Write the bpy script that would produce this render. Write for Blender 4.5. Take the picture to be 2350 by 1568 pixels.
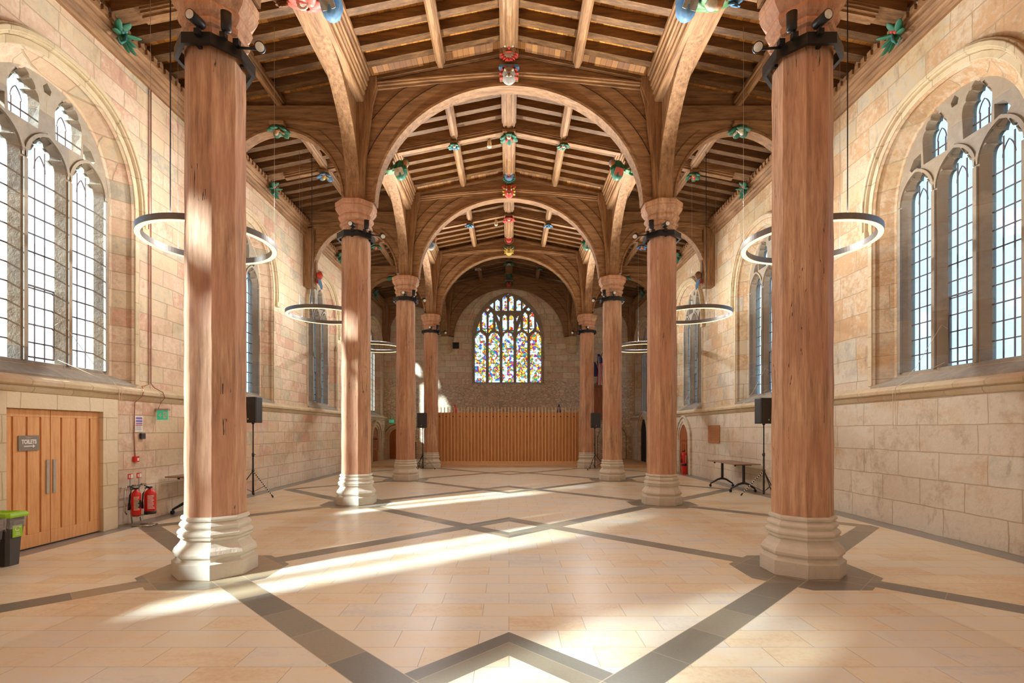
import bpy, bmesh, math, random
from mathutils import Vector, Matrix
from mathutils.geometry import tessellate_polygon
for o in list(bpy.data.objects):
    bpy.data.objects.remove(o)
PI = math.pi
C = bpy.context.scene.collection
SC = bpy.context.scene
R = math.radians
sin, cos, sqrt = math.sin, math.cos, math.sqrt

# ------------------------------------------------------------ camera, sky, sun, exposure
cd = bpy.data.cameras.new('camera'); cam = bpy.data.objects.new('camera', cd); C.objects.link(cam)
cam.location = (0, 0, 1.6); cam.rotation_euler = (R(90), 0, 0)
cd.sensor_width = 36; cd.lens = 1160 / 2350 * 36
cd.shift_x = 7 / 2350; cd.shift_y = (988 - 784) / 2350; cd.clip_start = .05; cd.clip_end = 500
SC.camera = cam
W = bpy.data.worlds.new('world'); SC.world = W; W.use_nodes = True
wn = W.node_tree; sky = wn.nodes.new('ShaderNodeTexSky'); sky.sky_type = 'NISHITA'
sky.sun_disc = False; sky.sun_elevation = R(29); sky.sun_rotation = R(231); sky.air_density = 1.0; sky.dust_density = .6; sky.ozone_density = 1.5
dk = wn.nodes.new('ShaderNodeMix'); dk.data_type = 'RGBA'; dk.blend_type = 'DARKEN'; dk.inputs[0].default_value = 1; dk.inputs[7].default_value = (.68, .92, 1.2, 1)   # caps the sky colour so panes read blue and sun glare evens out
wn.links.new(sky.outputs[0], dk.inputs[6]); wn.links.new(dk.outputs[2], wn.nodes['Background'].inputs[0]); wn.nodes['Background'].inputs[1].default_value = .27
sd = bpy.data.lights.new('sun', 'SUN'); sun = bpy.data.objects.new('sun', sd); C.objects.link(sun)
trav = Vector((.777, .629, -math.tan(R(29)))).normalized()
sun.rotation_euler = trav.to_track_quat('-Z', 'Y').to_euler(); sun.location = (-30, -20, 25)
sd.energy = 4.6; sd.angle = R(3.2); sd.color = (1, .93, .82)
SC.view_settings.view_transform = 'Standard'; SC.view_settings.look = 'None'
SC.view_settings.gamma = 1; SC.view_settings.use_curve_mapping = False
SC.view_settings.exposure = 3.5
SC.cycles.use_denoising = True
SC.cycles.max_bounces = 9; SC.cycles.diffuse_bounces = 6; SC.cycles.transparent_max_bounces = 12
SC.cycles.caustics_reflective = False; SC.cycles.caustics_refractive = False
SC.cycles.sample_clamp_indirect = 6

# ------------------------------------------------------------ key dimensions
B = 5.3; Z0 = 5.76; D = 3.34                   # bay length, first column line, half column spacing
ZC = [Z0 + B * k for k in range(4)]            # column lines
YB = 26.7; YF = -5.0                           # east and west walls
WX = 6.6; WL = 6.5                             # wall face above / below the string course
WT = 8.75
LWIN = [-3.1, 2.2, 7.51, 12.75, 18.0, 24.6]
RWIN = [-3.0, 2.4, 7.78, 13.3, 18.7, 24.9]

# ------------------------------------------------------------ node helpers
def lin(c):
    return tuple(((v / 255) / 12.92 if v / 255 <= .04045 else ((v / 255 + .055) / 1.055) ** 2.4) for v in c) + (1,)
class NT:
    def __init__(s, name):
        s.m = bpy.data.materials.new(name); s.m.use_nodes = True; s.t = s.m.node_tree
        s.b = s.t.nodes['Principled BSDF']; s.out = s.t.nodes['Material Output']
        s.pos = None
    def n(s, typ, **kw):
        x = s.t.nodes.new(typ)
        for k, v in kw.items(): setattr(x, k, v)
        return x
    def l(s, a, b): s.t.links.new(a, b)
    def put(s, sock, v):
        if isinstance(v, bpy.types.NodeSocket): s.l(v, sock)
        else: sock.default_value = v
    def M(s, op, a, b=None, c=None, clamp=False):
        x = s.n('ShaderNodeMath', operation=op, use_clamp=clamp); s.put(x.inputs[0], a)
        if b is not None: s.put(x.inputs[1], b)
        if c is not None: s.put(x.inputs[2], c)
        return x.outputs[0]
    def P(s):
        if s.pos is None:
            g = s.n('ShaderNodeNewGeometry'); x = s.n('ShaderNodeSeparateXYZ'); s.l(g.outputs['Position'], x.inputs[0])
            s.posv = g.outputs['Position']; s.pos = x.outputs
        return s.pos
    def vec(s, a, b, c=0.0):
        x = s.n('ShaderNodeCombineXYZ'); s.put(x.inputs[0], a); s.put(x.inputs[1], b); s.put(x.inputs[2], c); return x.outputs[0]
    def noise(s, v, scale, detail=4, rough=.55, out=0):
        x = s.n('ShaderNodeTexNoise'); s.l(v, x.inputs['Vector']); x.inputs['Scale'].default_value = scale
        x.inputs['Detail'].default_value = detail; x.inputs['Roughness'].default_value = rough; return x.outputs[out]
    def ramp(s, f, stops, interp='LINEAR'):
        x = s.n('ShaderNodeValToRGB'); s.put(x.inputs[0], f); cr = x.color_ramp; cr.interpolation = interp
        while len(cr.elements) < len(stops): cr.elements.new(.5)
        for e, (p, c) in zip(cr.elements, stops): e.position = p; e.color = c if len(c) == 4 else lin(c)
        return x.outputs[0]
    def mix(s, f, a, b, mode='MIX'):
        x = s.n('ShaderNodeMix', data_type='RGBA', blend_type=mode); s.put(x.inputs[0], f)
        s.put(x.inputs[6], a); s.put(x.inputs[7], b); return x.outputs[2]
    def bump(s, h, strength=.4, dist=.02):
        x = s.n('ShaderNodeBump'); s.l(h, x.inputs['Height']); x.inputs['Strength'].default_value = strength
        x.inputs['Distance'].default_value = dist; s.l(x.outputs[0], s.b.inputs['Normal'])
    def col(s, c): s.put(s.b.inputs['Base Color'], c)
    def rough(s, v): s.put(s.b.inputs['Roughness'], v)
def plain(name, c, rough=.5, metal=0, em=None, es=0, var=.08):
    t = NT(name); t.P(); f = t.noise(t.posv, 14, 3)
    base = lin(c); lo = tuple(v * (1 - var) for v in base[:3]) + (1,); hi = tuple(min(1, v * (1 + var)) for v in base[:3]) + (1,)
    t.col(t.ramp(f, [(.3, lo), (.7, hi)])); t.rough(rough); t.b.inputs['Metallic'].default_value = metal
    if em: t.b.inputs['Emission Color'].default_value = lin(em); t.b.inputs['Emission Strength'].default_value = es
    return t.m

# ------------------------------------------------------------ stone
def stone(name, axes, pal, bw=.62, bh=.31, pale=(222, 210, 186), pale_at=(.45, .62), mort=(176, 156, 126), zlow=None, dirt=.5, rubble=False):
    t = NT(name); p = t.P(); u, v = p[axes[0]], p[axes[1]]
    nz = t.noise(t.posv, 1.3, 3, out=1)
    sep = t.n('ShaderNodeSeparateXYZ'); t.l(nz, sep.inputs[0])
    u2 = t.M('ADD', u, t.M('MULTIPLY', t.M('SUBTRACT', sep.outputs[0], .5), .10)); v2 = t.M('ADD', v, t.M('MULTIPLY', t.M('SUBTRACT', sep.outputs[1], .5), .05))
    uv = t.vec(u2, v2)
    br = t.n('ShaderNodeTexBrick', offset=.43, squash=1.25, squash_frequency=3); t.l(uv, br.inputs['Vector'])
    br.inputs['Color1'].default_value = (0, 0, 0, 1); br.inputs['Color2'].default_value = (1, 1, 1, 1); br.inputs['Mortar'].default_value = (.5, .5, .5, 1)
    br.inputs['Scale'].default_value = 1; br.inputs['Mortar Size'].default_value = .009; br.inputs['Mortar Smooth'].default_value = .3
    br.inputs['Brick Width'].default_value = bw; br.inputs['Row Height'].default_value = bh
    tone, mf = br.outputs[0], br.outputs[1]
    if rubble:
        vo = t.n('ShaderNodeTexVoronoi', feature='F1'); t.l(t.vec(t.M('MULTIPLY', u2, 4.6), t.M('MULTIPLY', v2, 8.5)), vo.inputs['Vector']); vo.inputs['Scale'].default_value = 1
        ve = t.n('ShaderNodeTexVoronoi', feature='DISTANCE_TO_EDGE'); t.l(t.vec(t.M('MULTIPLY', u2, 4.6), t.M('MULTIPLY', v2, 8.5)), ve.inputs['Vector']); ve.inputs['Scale'].default_value = 1
        sc_ = t.n('ShaderNodeSeparateColor'); t.l(vo.outputs['Color'], sc_.inputs[0])
        edge = t.M('LESS_THAN', ve.outputs[0], .06)
        lowm = t.M('LESS_THAN', t.M('ADD', v, t.M('MULTIPLY', sep.outputs[2], 2.6)), 5.4)
        tone = t.mix(lowm, tone, sc_.outputs[0]); 
        mx = t.n('ShaderNodeMix'); t.l(lowm, mx.inputs[0]); t.l(mf, mx.inputs[2]); t.l(edge, mx.inputs[3]); mf = mx.outputs[0]
    fine = t.noise(t.posv, 9, 6, .65)
    tn = t.M('ADD', t.M('MULTIPLY', tone, .62), t.M('MULTIPLY', t.noise(t.posv, .55, 3), .65))
    tn = t.M('ADD', tn, t.M('MULTIPLY', t.M('SUBTRACT', fine, .5), .6))
    n_ = len(pal); c = t.ramp(tn, [(.22 + .66 * i / (n_ - 1), pal[i]) for i in range(n_)])
    pn = t.noise(t.vec(t.M('MULTIPLY', u, .7), v, 3.3), 1.15, 7, .62)
    if zlow is not None: pn = t.M('ADD', pn, t.M('MULTIPLY', t.M('SUBTRACT', zlow, v), .09))
    pm = t.n('ShaderNodeMapRange'); t.l(pn, pm.inputs[0]); pm.inputs[1].default_value = pale_at[0]; pm.inputs[2].default_value = pale_at[1]
    c = t.mix(t.M('MULTIPLY', pm.outputs[0], .7), c, t.mix(t.M('MULTIPLY', tone, .35), lin(pale), lin(tuple(x * .9 for x in pale))))
    st = t.noise(t.vec(t.M('MULTIPLY', u, 3.2), t.M('MULTIPLY', v, 1.1), 7), 1.4, 7, .7)
    sm = t.n('ShaderNodeMapRange'); t.l(st, sm.inputs[0]); sm.inputs[1].default_value = .57; sm.inputs[2].default_value = .72
    c = t.mix(t.M('MULTIPLY', sm.outputs[0], dirt), c, lin((140, 122, 98)))
    blot = t.noise(t.vec(u, v, 11), 2.6, 8, .72); bm_ = t.n('ShaderNodeMapRange'); t.l(blot, bm_.inputs[0]); bm_.inputs[1].default_value = .54; bm_.inputs[2].default_value = .66
    c = t.mix(t.M('MULTIPLY', bm_.outputs[0], dirt * .8), c, lin((164, 142, 112)))
    edge_ = t.noise(t.posv, 5, 3); c = t.mix(t.M('MULTIPLY', mf, t.M('MULTIPLY_ADD', edge_, .9, .25), clamp=True), c, lin(mort))
    t.col(c); t.rough(.82)
    t.bump(t.M('SUBTRACT', t.M('MULTIPLY', fine, .5), t.M('MULTIPLY', mf, .8)), .7, .03)
    return t.m
P_L = [(176, 168, 150), (202, 188, 160), (214, 192, 158), (210, 180, 152), (222, 200, 174), (204, 164, 138)]
P_R = [(176, 170, 156), (198, 188, 166), (206, 184, 146), (192, 156, 116), (214, 196, 168), (200, 164, 124)]
M_WL = stone('stone_left', (1, 2), P_L, zlow=1.2, pale=(224, 216, 200))
M_WR = stone('stone_right', (1, 2), P_R, bw=.8, bh=.42, pale_at=(.40, .56), zlow=2.6, dirt=.6, pale=(220, 214, 200))
M_WB = stone('stone_back', (0, 2), [(190, 182, 164), (220, 208, 182), (228, 214, 186), (220, 190, 166), (236, 222, 198)], rubble=True, pale_at=(.55, .75))
M_NEW = stone('stone_new', (1, 2), [(212, 198, 166), (220, 206, 176), (226, 212, 182)], bw=.55, bh=.36, pale_at=(.7, .9), dirt=.05, mort=(190, 172, 134))
M_DRESS = stone('stone_dressed', (1, 2), [(190, 172, 138), (204, 186, 150), (212, 196, 162), (204, 178, 146)], bw=.5, bh=.55, pale_at=(.5, .7), dirt=.35)
M_GREY = stone('stone_tracery', (1, 2), [(134, 128, 118), (152, 144, 132), (170, 162, 146), (160, 146, 126)], bw=1.2, bh=.7, pale_at=(.55, .75), dirt=.4)
M_BASE = stone('stone_base', (0, 2), [(204, 196, 180), (212, 204, 188), (220, 212, 196)], bw=9, bh=7, pale_at=(.6, .8), dirt=.25)

# ------------------------------------------------------------ wood
def wood(name, axis, dark, mid, light, ring=9, crack=.55, warm=None):
    """grain running along axis 0/1/2"""
    t = NT(name); p = t.P(); k = [1.0, 1.0, 1.0]; k[axis] = .09
    q = t.vec(*[t.M('MULTIPLY', p[i], k[i] * ring) for i in range(3)])
    g = t.noise(q, 1.6, 6, .62); g2 = t.noise(q, 7, 4, .6)
    f = t.M('ADD', t.M('MULTIPLY', g, .7), t.M('MULTIPLY', g2, .3))
    c = t.ramp(f, [(.36, dark), (.5, mid), (.64, light)])
    if warm:
        w = t.noise(t.posv, .9, 2); mr = t.n('ShaderNodeMapRange'); t.l(w, mr.inputs[0]); mr.inputs[1].default_value = .42; mr.inputs[2].default_value = .6
        c = t.mix(t.M('MULTIPLY', mr.outputs[0], .6), c, t.mix(f, lin(tuple(x * .75 for x in warm)), lin(warm)))
    k2 = [1.0, 1.0, 1.0]; k2[axis] = .035
    cr = t.noise(t.vec(*[t.M('MULTIPLY', p[i], k2[i] * 5) for i in range(3)]), 2.2, 3, .5)
    line = t.M('LESS_THAN', t.M('ABSOLUTE', t.M('SUBTRACT', cr, .5)), .0035)
    gate = t.M('GREATER_THAN', t.noise(t.posv, 1.1, 2), .57)
    c = t.mix(t.M('MULTIPLY', t.M('MULTIPLY', line, gate), crack), c, lin((62, 42, 30)))
    t.col(c); t.rough(.68); t.bump(f, .3, .012)
    return t.m
M_COL = wood('oak_column', 2, (148, 112, 86), (190, 148, 114), (216, 176, 142), 8, .9, warm=(212, 152, 120))
OAK = dict(dark=(112, 80, 50), mid=(146, 108, 70), light=(172, 132, 90))
M_OX = wood('oak_across', 0, **OAK); M_OY = wood('oak_along', 1, **OAK); M_OZ = wood('oak_upright', 2, **OAK)
RAFT = dict(dark=(76, 52, 26), mid=(102, 71, 38), light=(130, 94, 54))
M_RAFT = wood('oak_rafter', 0, **RAFT)
M_SCRP = wood('oak_screen_panel', 2, (190, 140, 92), (202, 152, 102), (212, 162, 112), 14, 0)  # panel oak darkened to paint the shade between the slats
M_SCR = wood('oak_screen', 2, (222, 182, 132), (230, 192, 142), (236, 202, 154), 14, 0)
M_DOOR = wood('oak_door', 2, (206, 150, 96), (218, 162, 106), (226, 174, 120), 16, 0)
M_DOORD = wood('old_door', 2, (130, 72, 36), (158, 90, 46), (176, 106, 58), 12, .3)
def boards():
    t = NT('roof_boards'); p = t.P()
    x = t.M('DIVIDE', t.M('ABSOLUTE', p[0]), .125); fr = t.M('FRACT', x); fl = t.M('FLOOR', x)
    seg = t.M('FLOOR', t.M('DIVIDE', t.M('ADD', p[1], t.M('MULTIPLY', fl, 1.37)), 1.9))
    wnz = t.n('ShaderNodeTexWhiteNoise', noise_dimensions='3D'); t.l(t.vec(fl, seg, t.M('SIGN', p[0])), wnz.inputs[0])
    g = t.noise(t.vec(t.M('MULTIPLY', p[0], 14), t.M('MULTIPLY', p[1], 1.2), p[2]), 1.5, 4)
    c = t.ramp(t.M('ADD', t.M('MULTIPLY', wnz.outputs[0], .6), t.M('MULTIPLY', g, .4)), [(.2, (150, 96, 36)), (.5, (188, 124, 48)), (.8, (212, 150, 70))])
    gap = t.M('LESS_THAN', fr, .05); c = t.mix(t.M('MULTIPLY', gap, .85), c, lin((40, 24, 10)))
    t.col(c); t.rough(.7); return t.m
M_BOARD = boards()

# ------------------------------------------------------------ floor
def floor_mat():
    t = NT('floor_paving'); p = t.P(); x, y = p[0], p[1]
    br = t.n('ShaderNodeTexBrick', offset=.37, squash=1, offset_frequency=2); t.l(t.vec(x, t.M('ADD', y, .004)), br.inputs['Vector'])
    br.inputs['Color1'].default_value = (0, 0, 0, 1); br.inputs['Color2'].default_value = (1, 1, 1, 1); br.inputs['Mortar'].default_value = (.5, .5, .5, 1)
    br.inputs['Scale'].default_value = 1; br.inputs['Mortar Size'].default_value = .0028; br.inputs['Mortar Smooth'].default_value = .1
    br.inputs['Brick Width'].default_value = .62; br.inputs['Row Height'].default_value = .311
    ax = t.M('ABSOLUTE', x); u = t.M('SUBTRACT', ax, D); au = t.M('ABSOLUTE', u)
    w = t.M('PINGPONG', t.M('SUBTRACT', y, Z0), B / 2)
    l1 = t.M('LESS_THAN', t.M('ABSOLUTE', t.M('SUBTRACT', au, w)), .21)
    l1 = t.M('MULTIPLY', l1, t.M('LESS_THAN', u, B / 2 + .1))
    l2 = t.M('MULTIPLY', t.M('LESS_THAN', t.M('ABSOLUTE', t.M('SUBTRACT', au, t.M('SUBTRACT', B, w))), .21), t.M('LESS_THAN', u, 0.0))
    oc = t.M('MAXIMUM', t.M('MAXIMUM', au, w), t.M('MULTIPLY', t.M('ADD', au, w), .7071))
    l3 = t.M('LESS_THAN', oc, .71)
    band = t.M('MAXIMUM', t.M('MAXIMUM', l1, l2), l3)
    inhall = t.M('LESS_THAN', y, 21.4)
    band = t.M('MULTIPLY', band, inhall)
    strip = t.M('GREATER_THAN', ax, WL - .33)
    # light slabs
    fine = t.noise(t.posv, 26, 5, .7); vein = t.noise(t.vec(t.M('MULTIPLY', x, 1.1), t.M('MULTIPLY', y, 3.4)), 1.7, 7, .66)
    big = t.noise(t.posv, .35, 2)
    f = t.M('ADD', t.M('ADD', t.M('MULTIPLY', br.outputs[0], .28), t.M('MULTIPLY', vein, .62)), t.M('MULTIPLY', t.M('SUBTRACT', fine, .5), .5))
    f = t.M('ADD', f, t.M('MULTIPLY', t.M('SUBTRACT', big, .5), .3))
    f = t.M('ADD', f, t.M('MULTIPLY', t.M('GREATER_THAN', u, 0.0), .07))
    c = t.ramp(f, [(.20, (202, 200, 192)), (.36, (220, 214, 198)), (.52, (224, 210, 180)), (.66, (216, 194, 160)), (.82, (208, 176, 144))])
    c = t.mix(t.M('MULTIPLY', t.M('MULTIPLY', br.outputs[1], t.M('SUBTRACT', 1.0, band)), .65), c, lin((136, 118, 96)))
    # dark slabs cut along the diagonals
    dsum = t.M('ADD', au, w); ddif = t.M('SUBTRACT', x, y)
    sx = t.M('FLOOR', t.M('DIVIDE', dsum, .88)); fx = t.M('FRACT', t.M('DIVIDE', dsum, .88))
    wn_ = t.n('ShaderNodeTexWhiteNoise', noise_dimensions='3D'); t.l(t.vec(sx, t.M('FLOOR', t.M('DIVIDE', y, B / 2)), t.M('SIGN', x)), wn_.inputs[0])
    sp = t.noise(t.posv, 55, 4, .8)
    dk = t.ramp(t.M('ADD', t.M('MULTIPLY', wn_.outputs[0], .6), t.M('MULTIPLY', sp, .45)), [(.2, (108, 106, 98)), (.55, (134, 128, 112)), (.85, (160, 144, 116))])
    dk = t.mix(t.M('MULTIPLY', t.M('LESS_THAN', fx, .008), .7), dk, lin((190, 176, 150)))
    c = t.mix(band, c, dk)
    # pale joint along the edges of the bands
    e1 = t.M('ABSOLUTE', t.M('SUBTRACT', t.M('ABSOLUTE', t.M('SUBTRACT', au, w)), .21)); ee = t.M('MULTIPLY', t.M('MULTIPLY', t.M('LESS_THAN', e1, .006), inhall), t.M('LESS_THAN', u, B / 2 + .1))
    c = t.mix(t.M('MULTIPLY', ee, .5), c, lin((214, 198, 168)))
    c = t.mix(strip, c, lin((140, 138, 134)))
    t.col(c); t.rough(t.M('ADD', .22, t.M('MULTIPLY', fine, .22)))
    t.b.inputs['Specular IOR Level'].default_value = .55
    t.bump(t.M('SUBTRACT', t.M('MULTIPLY', vein, .12), br.outputs[1]), .12, .006)
    return t.m
M_FLOOR = floor_mat()

# ------------------------------------------------------------ glass
def glass(name, stained=False):
    t = NT(name); p = t.P(); t.t.nodes.remove(t.b)
    tr = t.n('ShaderNodeBsdfTransparent'); tl = t.n('ShaderNodeBsdfTranslucent'); gl = t.n('ShaderNodeBsdfGlossy'); gl.inputs['Roughness'].default_value = .08
    m1 = t.n('ShaderNodeMixShader'); m2 = t.n('ShaderNodeMixShader')
    if stained:
        uv = t.vec(p[0], p[2])
        vo = t.n('ShaderNodeTexVoronoi', feature='F1', voronoi_dimensions='2D'); t.l(uv, vo.inputs['Vector']); vo.inputs['Scale'].default_value = 8
        ve = t.n('ShaderNodeTexVoronoi', feature='DISTANCE_TO_EDGE', voronoi_dimensions='2D'); t.l(uv, ve.inputs['Vector']); ve.inputs['Scale'].default_value = 8
        sc_ = t.n('ShaderNodeSeparateColor'); t.l(vo.outputs['Color'], sc_.inputs[0])
        big = t.noise(t.vec(t.M('MULTIPLY', p[0], 1.5), p[2], 3), 3.4, 2)
        low = t.M('LESS_THAN', p[2], 6.9)
        hue = t.M('ADD', t.M('MULTIPLY', sc_.outputs[0], .35), t.M('MULTIPLY', big, .75))
        c = t.ramp(hue, [(.0, (200, 30, 28)), (.36, (226, 196, 40)), (.44, (212, 44, 36)), (.50, (24, 130, 92)), (.56, (226, 206, 60)), (.61, (206, 34, 60)), (.66, (60, 66, 170)), (.72, (40, 150, 120)), (.78, (150, 110, 190))], 'CONSTANT')
        wh = t.M('GREATER_THAN', t.M('ADD', t.M('MULTIPLY', sc_.outputs[1], .7), t.M('MULTIPLY', t.M('SUBTRACT', 1.0, low), .12)), .44)
        c = t.mix(wh, c, lin((222, 226, 230)))
        c = t.mix(t.M('MULTIPLY', t.M('LESS_THAN', ve.outputs[0], .045), .8), c, lin((60, 56, 60)))
        t.l(c, tr.inputs[0]); t.l(c, tl.inputs[0]); m1.inputs[0].default_value = .55
    else:
        tex = t.noise(t.posv, 9, 6, .75)
        # each pane tilts its own way and scatters a little differently
        cell = t.n('ShaderNodeTexWhiteNoise', noise_dimensions='3D')
        t.l(t.vec(t.M('SIGN', p[0]), t.M('FLOOR', t.M('DIVIDE', p[1], .17)), t.M('FLOOR', t.M('DIVIDE', p[2], .265))), cell.inputs[0])
        f = t.M('ADD', t.M('MULTIPLY', tex, 1.5), t.M('MULTIPLY', cell.outputs[0], .35))
        mr = t.n('ShaderNodeMapRange'); t.l(f, mr.inputs[0]); mr.inputs[1].default_value = .6; mr.inputs[2].default_value = 1.15; mr.inputs[3].default_value = .0; mr.inputs[4].default_value = .26
        t.l(mr.outputs[0], m1.inputs[0]); tr.inputs[0].default_value = (.46, .58, .68, 1); tl.inputs[0].default_value = (.22, .20, .16, 1)
        bp = t.n('ShaderNodeBump'); t.l(tex, bp.inputs['Height']); bp.inputs['Strength'].default_value = .4; t.l(bp.outputs[0], gl.inputs['Normal'])
    t.l(tr.outputs[0], m1.inputs[1]); t.l(tl.outputs[0], m1.inputs[2])
    m2.inputs[0].default_value = .05; t.l(m1.outputs[0], m2.inputs[1]); t.l(gl.outputs[0], m2.inputs[2]); t.l(m2.outputs[0], t.out.inputs[0])
    return t.m
M_GLASS = glass('leaded_glass'); M_STAIN = glass('stained_glass', True)
M_LEAD = plain('lead', (96, 78, 72), .6)
M_BLACK = plain('black_metal', (34, 34, 36), .45, .3)
M_BLK2 = plain('black_plastic', (52, 52, 53), .55)
M_GRILLE = plain('speaker_grille', (62, 61, 60), .6, .2)
M_RING = plain('ring_grey', (112, 106, 102), .4, .5)
M_LED = plain('led_strip', (60, 55, 50), .5, em=(255, 206, 148), es=.26, var=0)
M_ROOFGLOW = plain('added_roof_glow', (60, 55, 50), .5, em=(255, 246, 236), es=4, var=0)  # upward glow added to brighten the roof
M_LENS = plain('lamp_lens', (225, 222, 212), .3)
M_CHROME = plain('chrome', (190, 186, 180), .2, 1)
M_STEEL = plain('brushed_steel', (178, 176, 172), .35, .6)
M_RED = plain('red_enamel', (206, 34, 28), .35); M_WHITE = plain('white_paper', (232, 230, 226), .6)
M_LILAC = plain('lilac_print', (128, 110, 190), .6); M_GREENS = plain('exit_green', (40, 166, 120), .4, em=(60, 190, 140), es=.04)
M_LIME = plain('lime_plastic', (150, 206, 30), .4); M_BIN = plain('bin_grey', (76, 76, 78), .5)
M_SIGN = plain('sign_grey', (132, 124, 116), .55); M_TOPW = plain('table_top', (146, 118, 98), .5)
M_CORD = plain('white_cord', (226, 214, 190), .7); M_COPPER = plain('copper_cable', (158, 94, 66), .5)
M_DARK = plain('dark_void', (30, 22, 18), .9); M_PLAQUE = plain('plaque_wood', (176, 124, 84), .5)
M_NAVY = plain('navy_cloth', (44, 48, 98), .8); M_CRIM = plain('crimson_cloth', (190, 44, 52), .8)
M_CREAM = plain('cream_paint', (222, 210, 184), .6)
PA = {k: plain('paint_' + k, c, .55, var=.2) for k, c in dict(green=(44, 112, 84), teal=(60, 120, 112), blue=(88, 132, 168), red=(186, 62, 48), pink=(206, 104, 90), white=(198, 188, 166), yellow=(202, 176, 76), grey=(148, 146, 138), flesh=(178, 126, 84), brown=(116, 76, 46), lightgreen=(92, 140, 90)).items()}
def bag():
    t = NT('clear_bag'); t.P(); t.t.nodes.remove(t.b)
    a = t.n('ShaderNodeBsdfTransparent'); g = t.n('ShaderNodeBsdfGlossy'); g.inputs['Roughness'].default_value = .25
    d = t.n('ShaderNodeBsdfDiffuse'); d.inputs[0].default_value = (.55, .52, .48, 1)
    m = t.n('ShaderNodeMixShader'); m2 = t.n('ShaderNodeMixShader'); m.inputs[0].default_value = .35
    nf = t.noise(t.posv, 30, 4); t.l(t.M('MULTIPLY', nf, .7), m2.inputs[0])
    t.l(g.outputs[0], m.inputs[2]); t.l(d.outputs[0], m.inputs[1]); t.l(a.outputs[0], m2.inputs[1]); t.l(m.outputs[0], m2.inputs[2]); t.l(m2.outputs[0], t.out.inputs[0])
    return t.m
M_BAG = bag()

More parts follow.
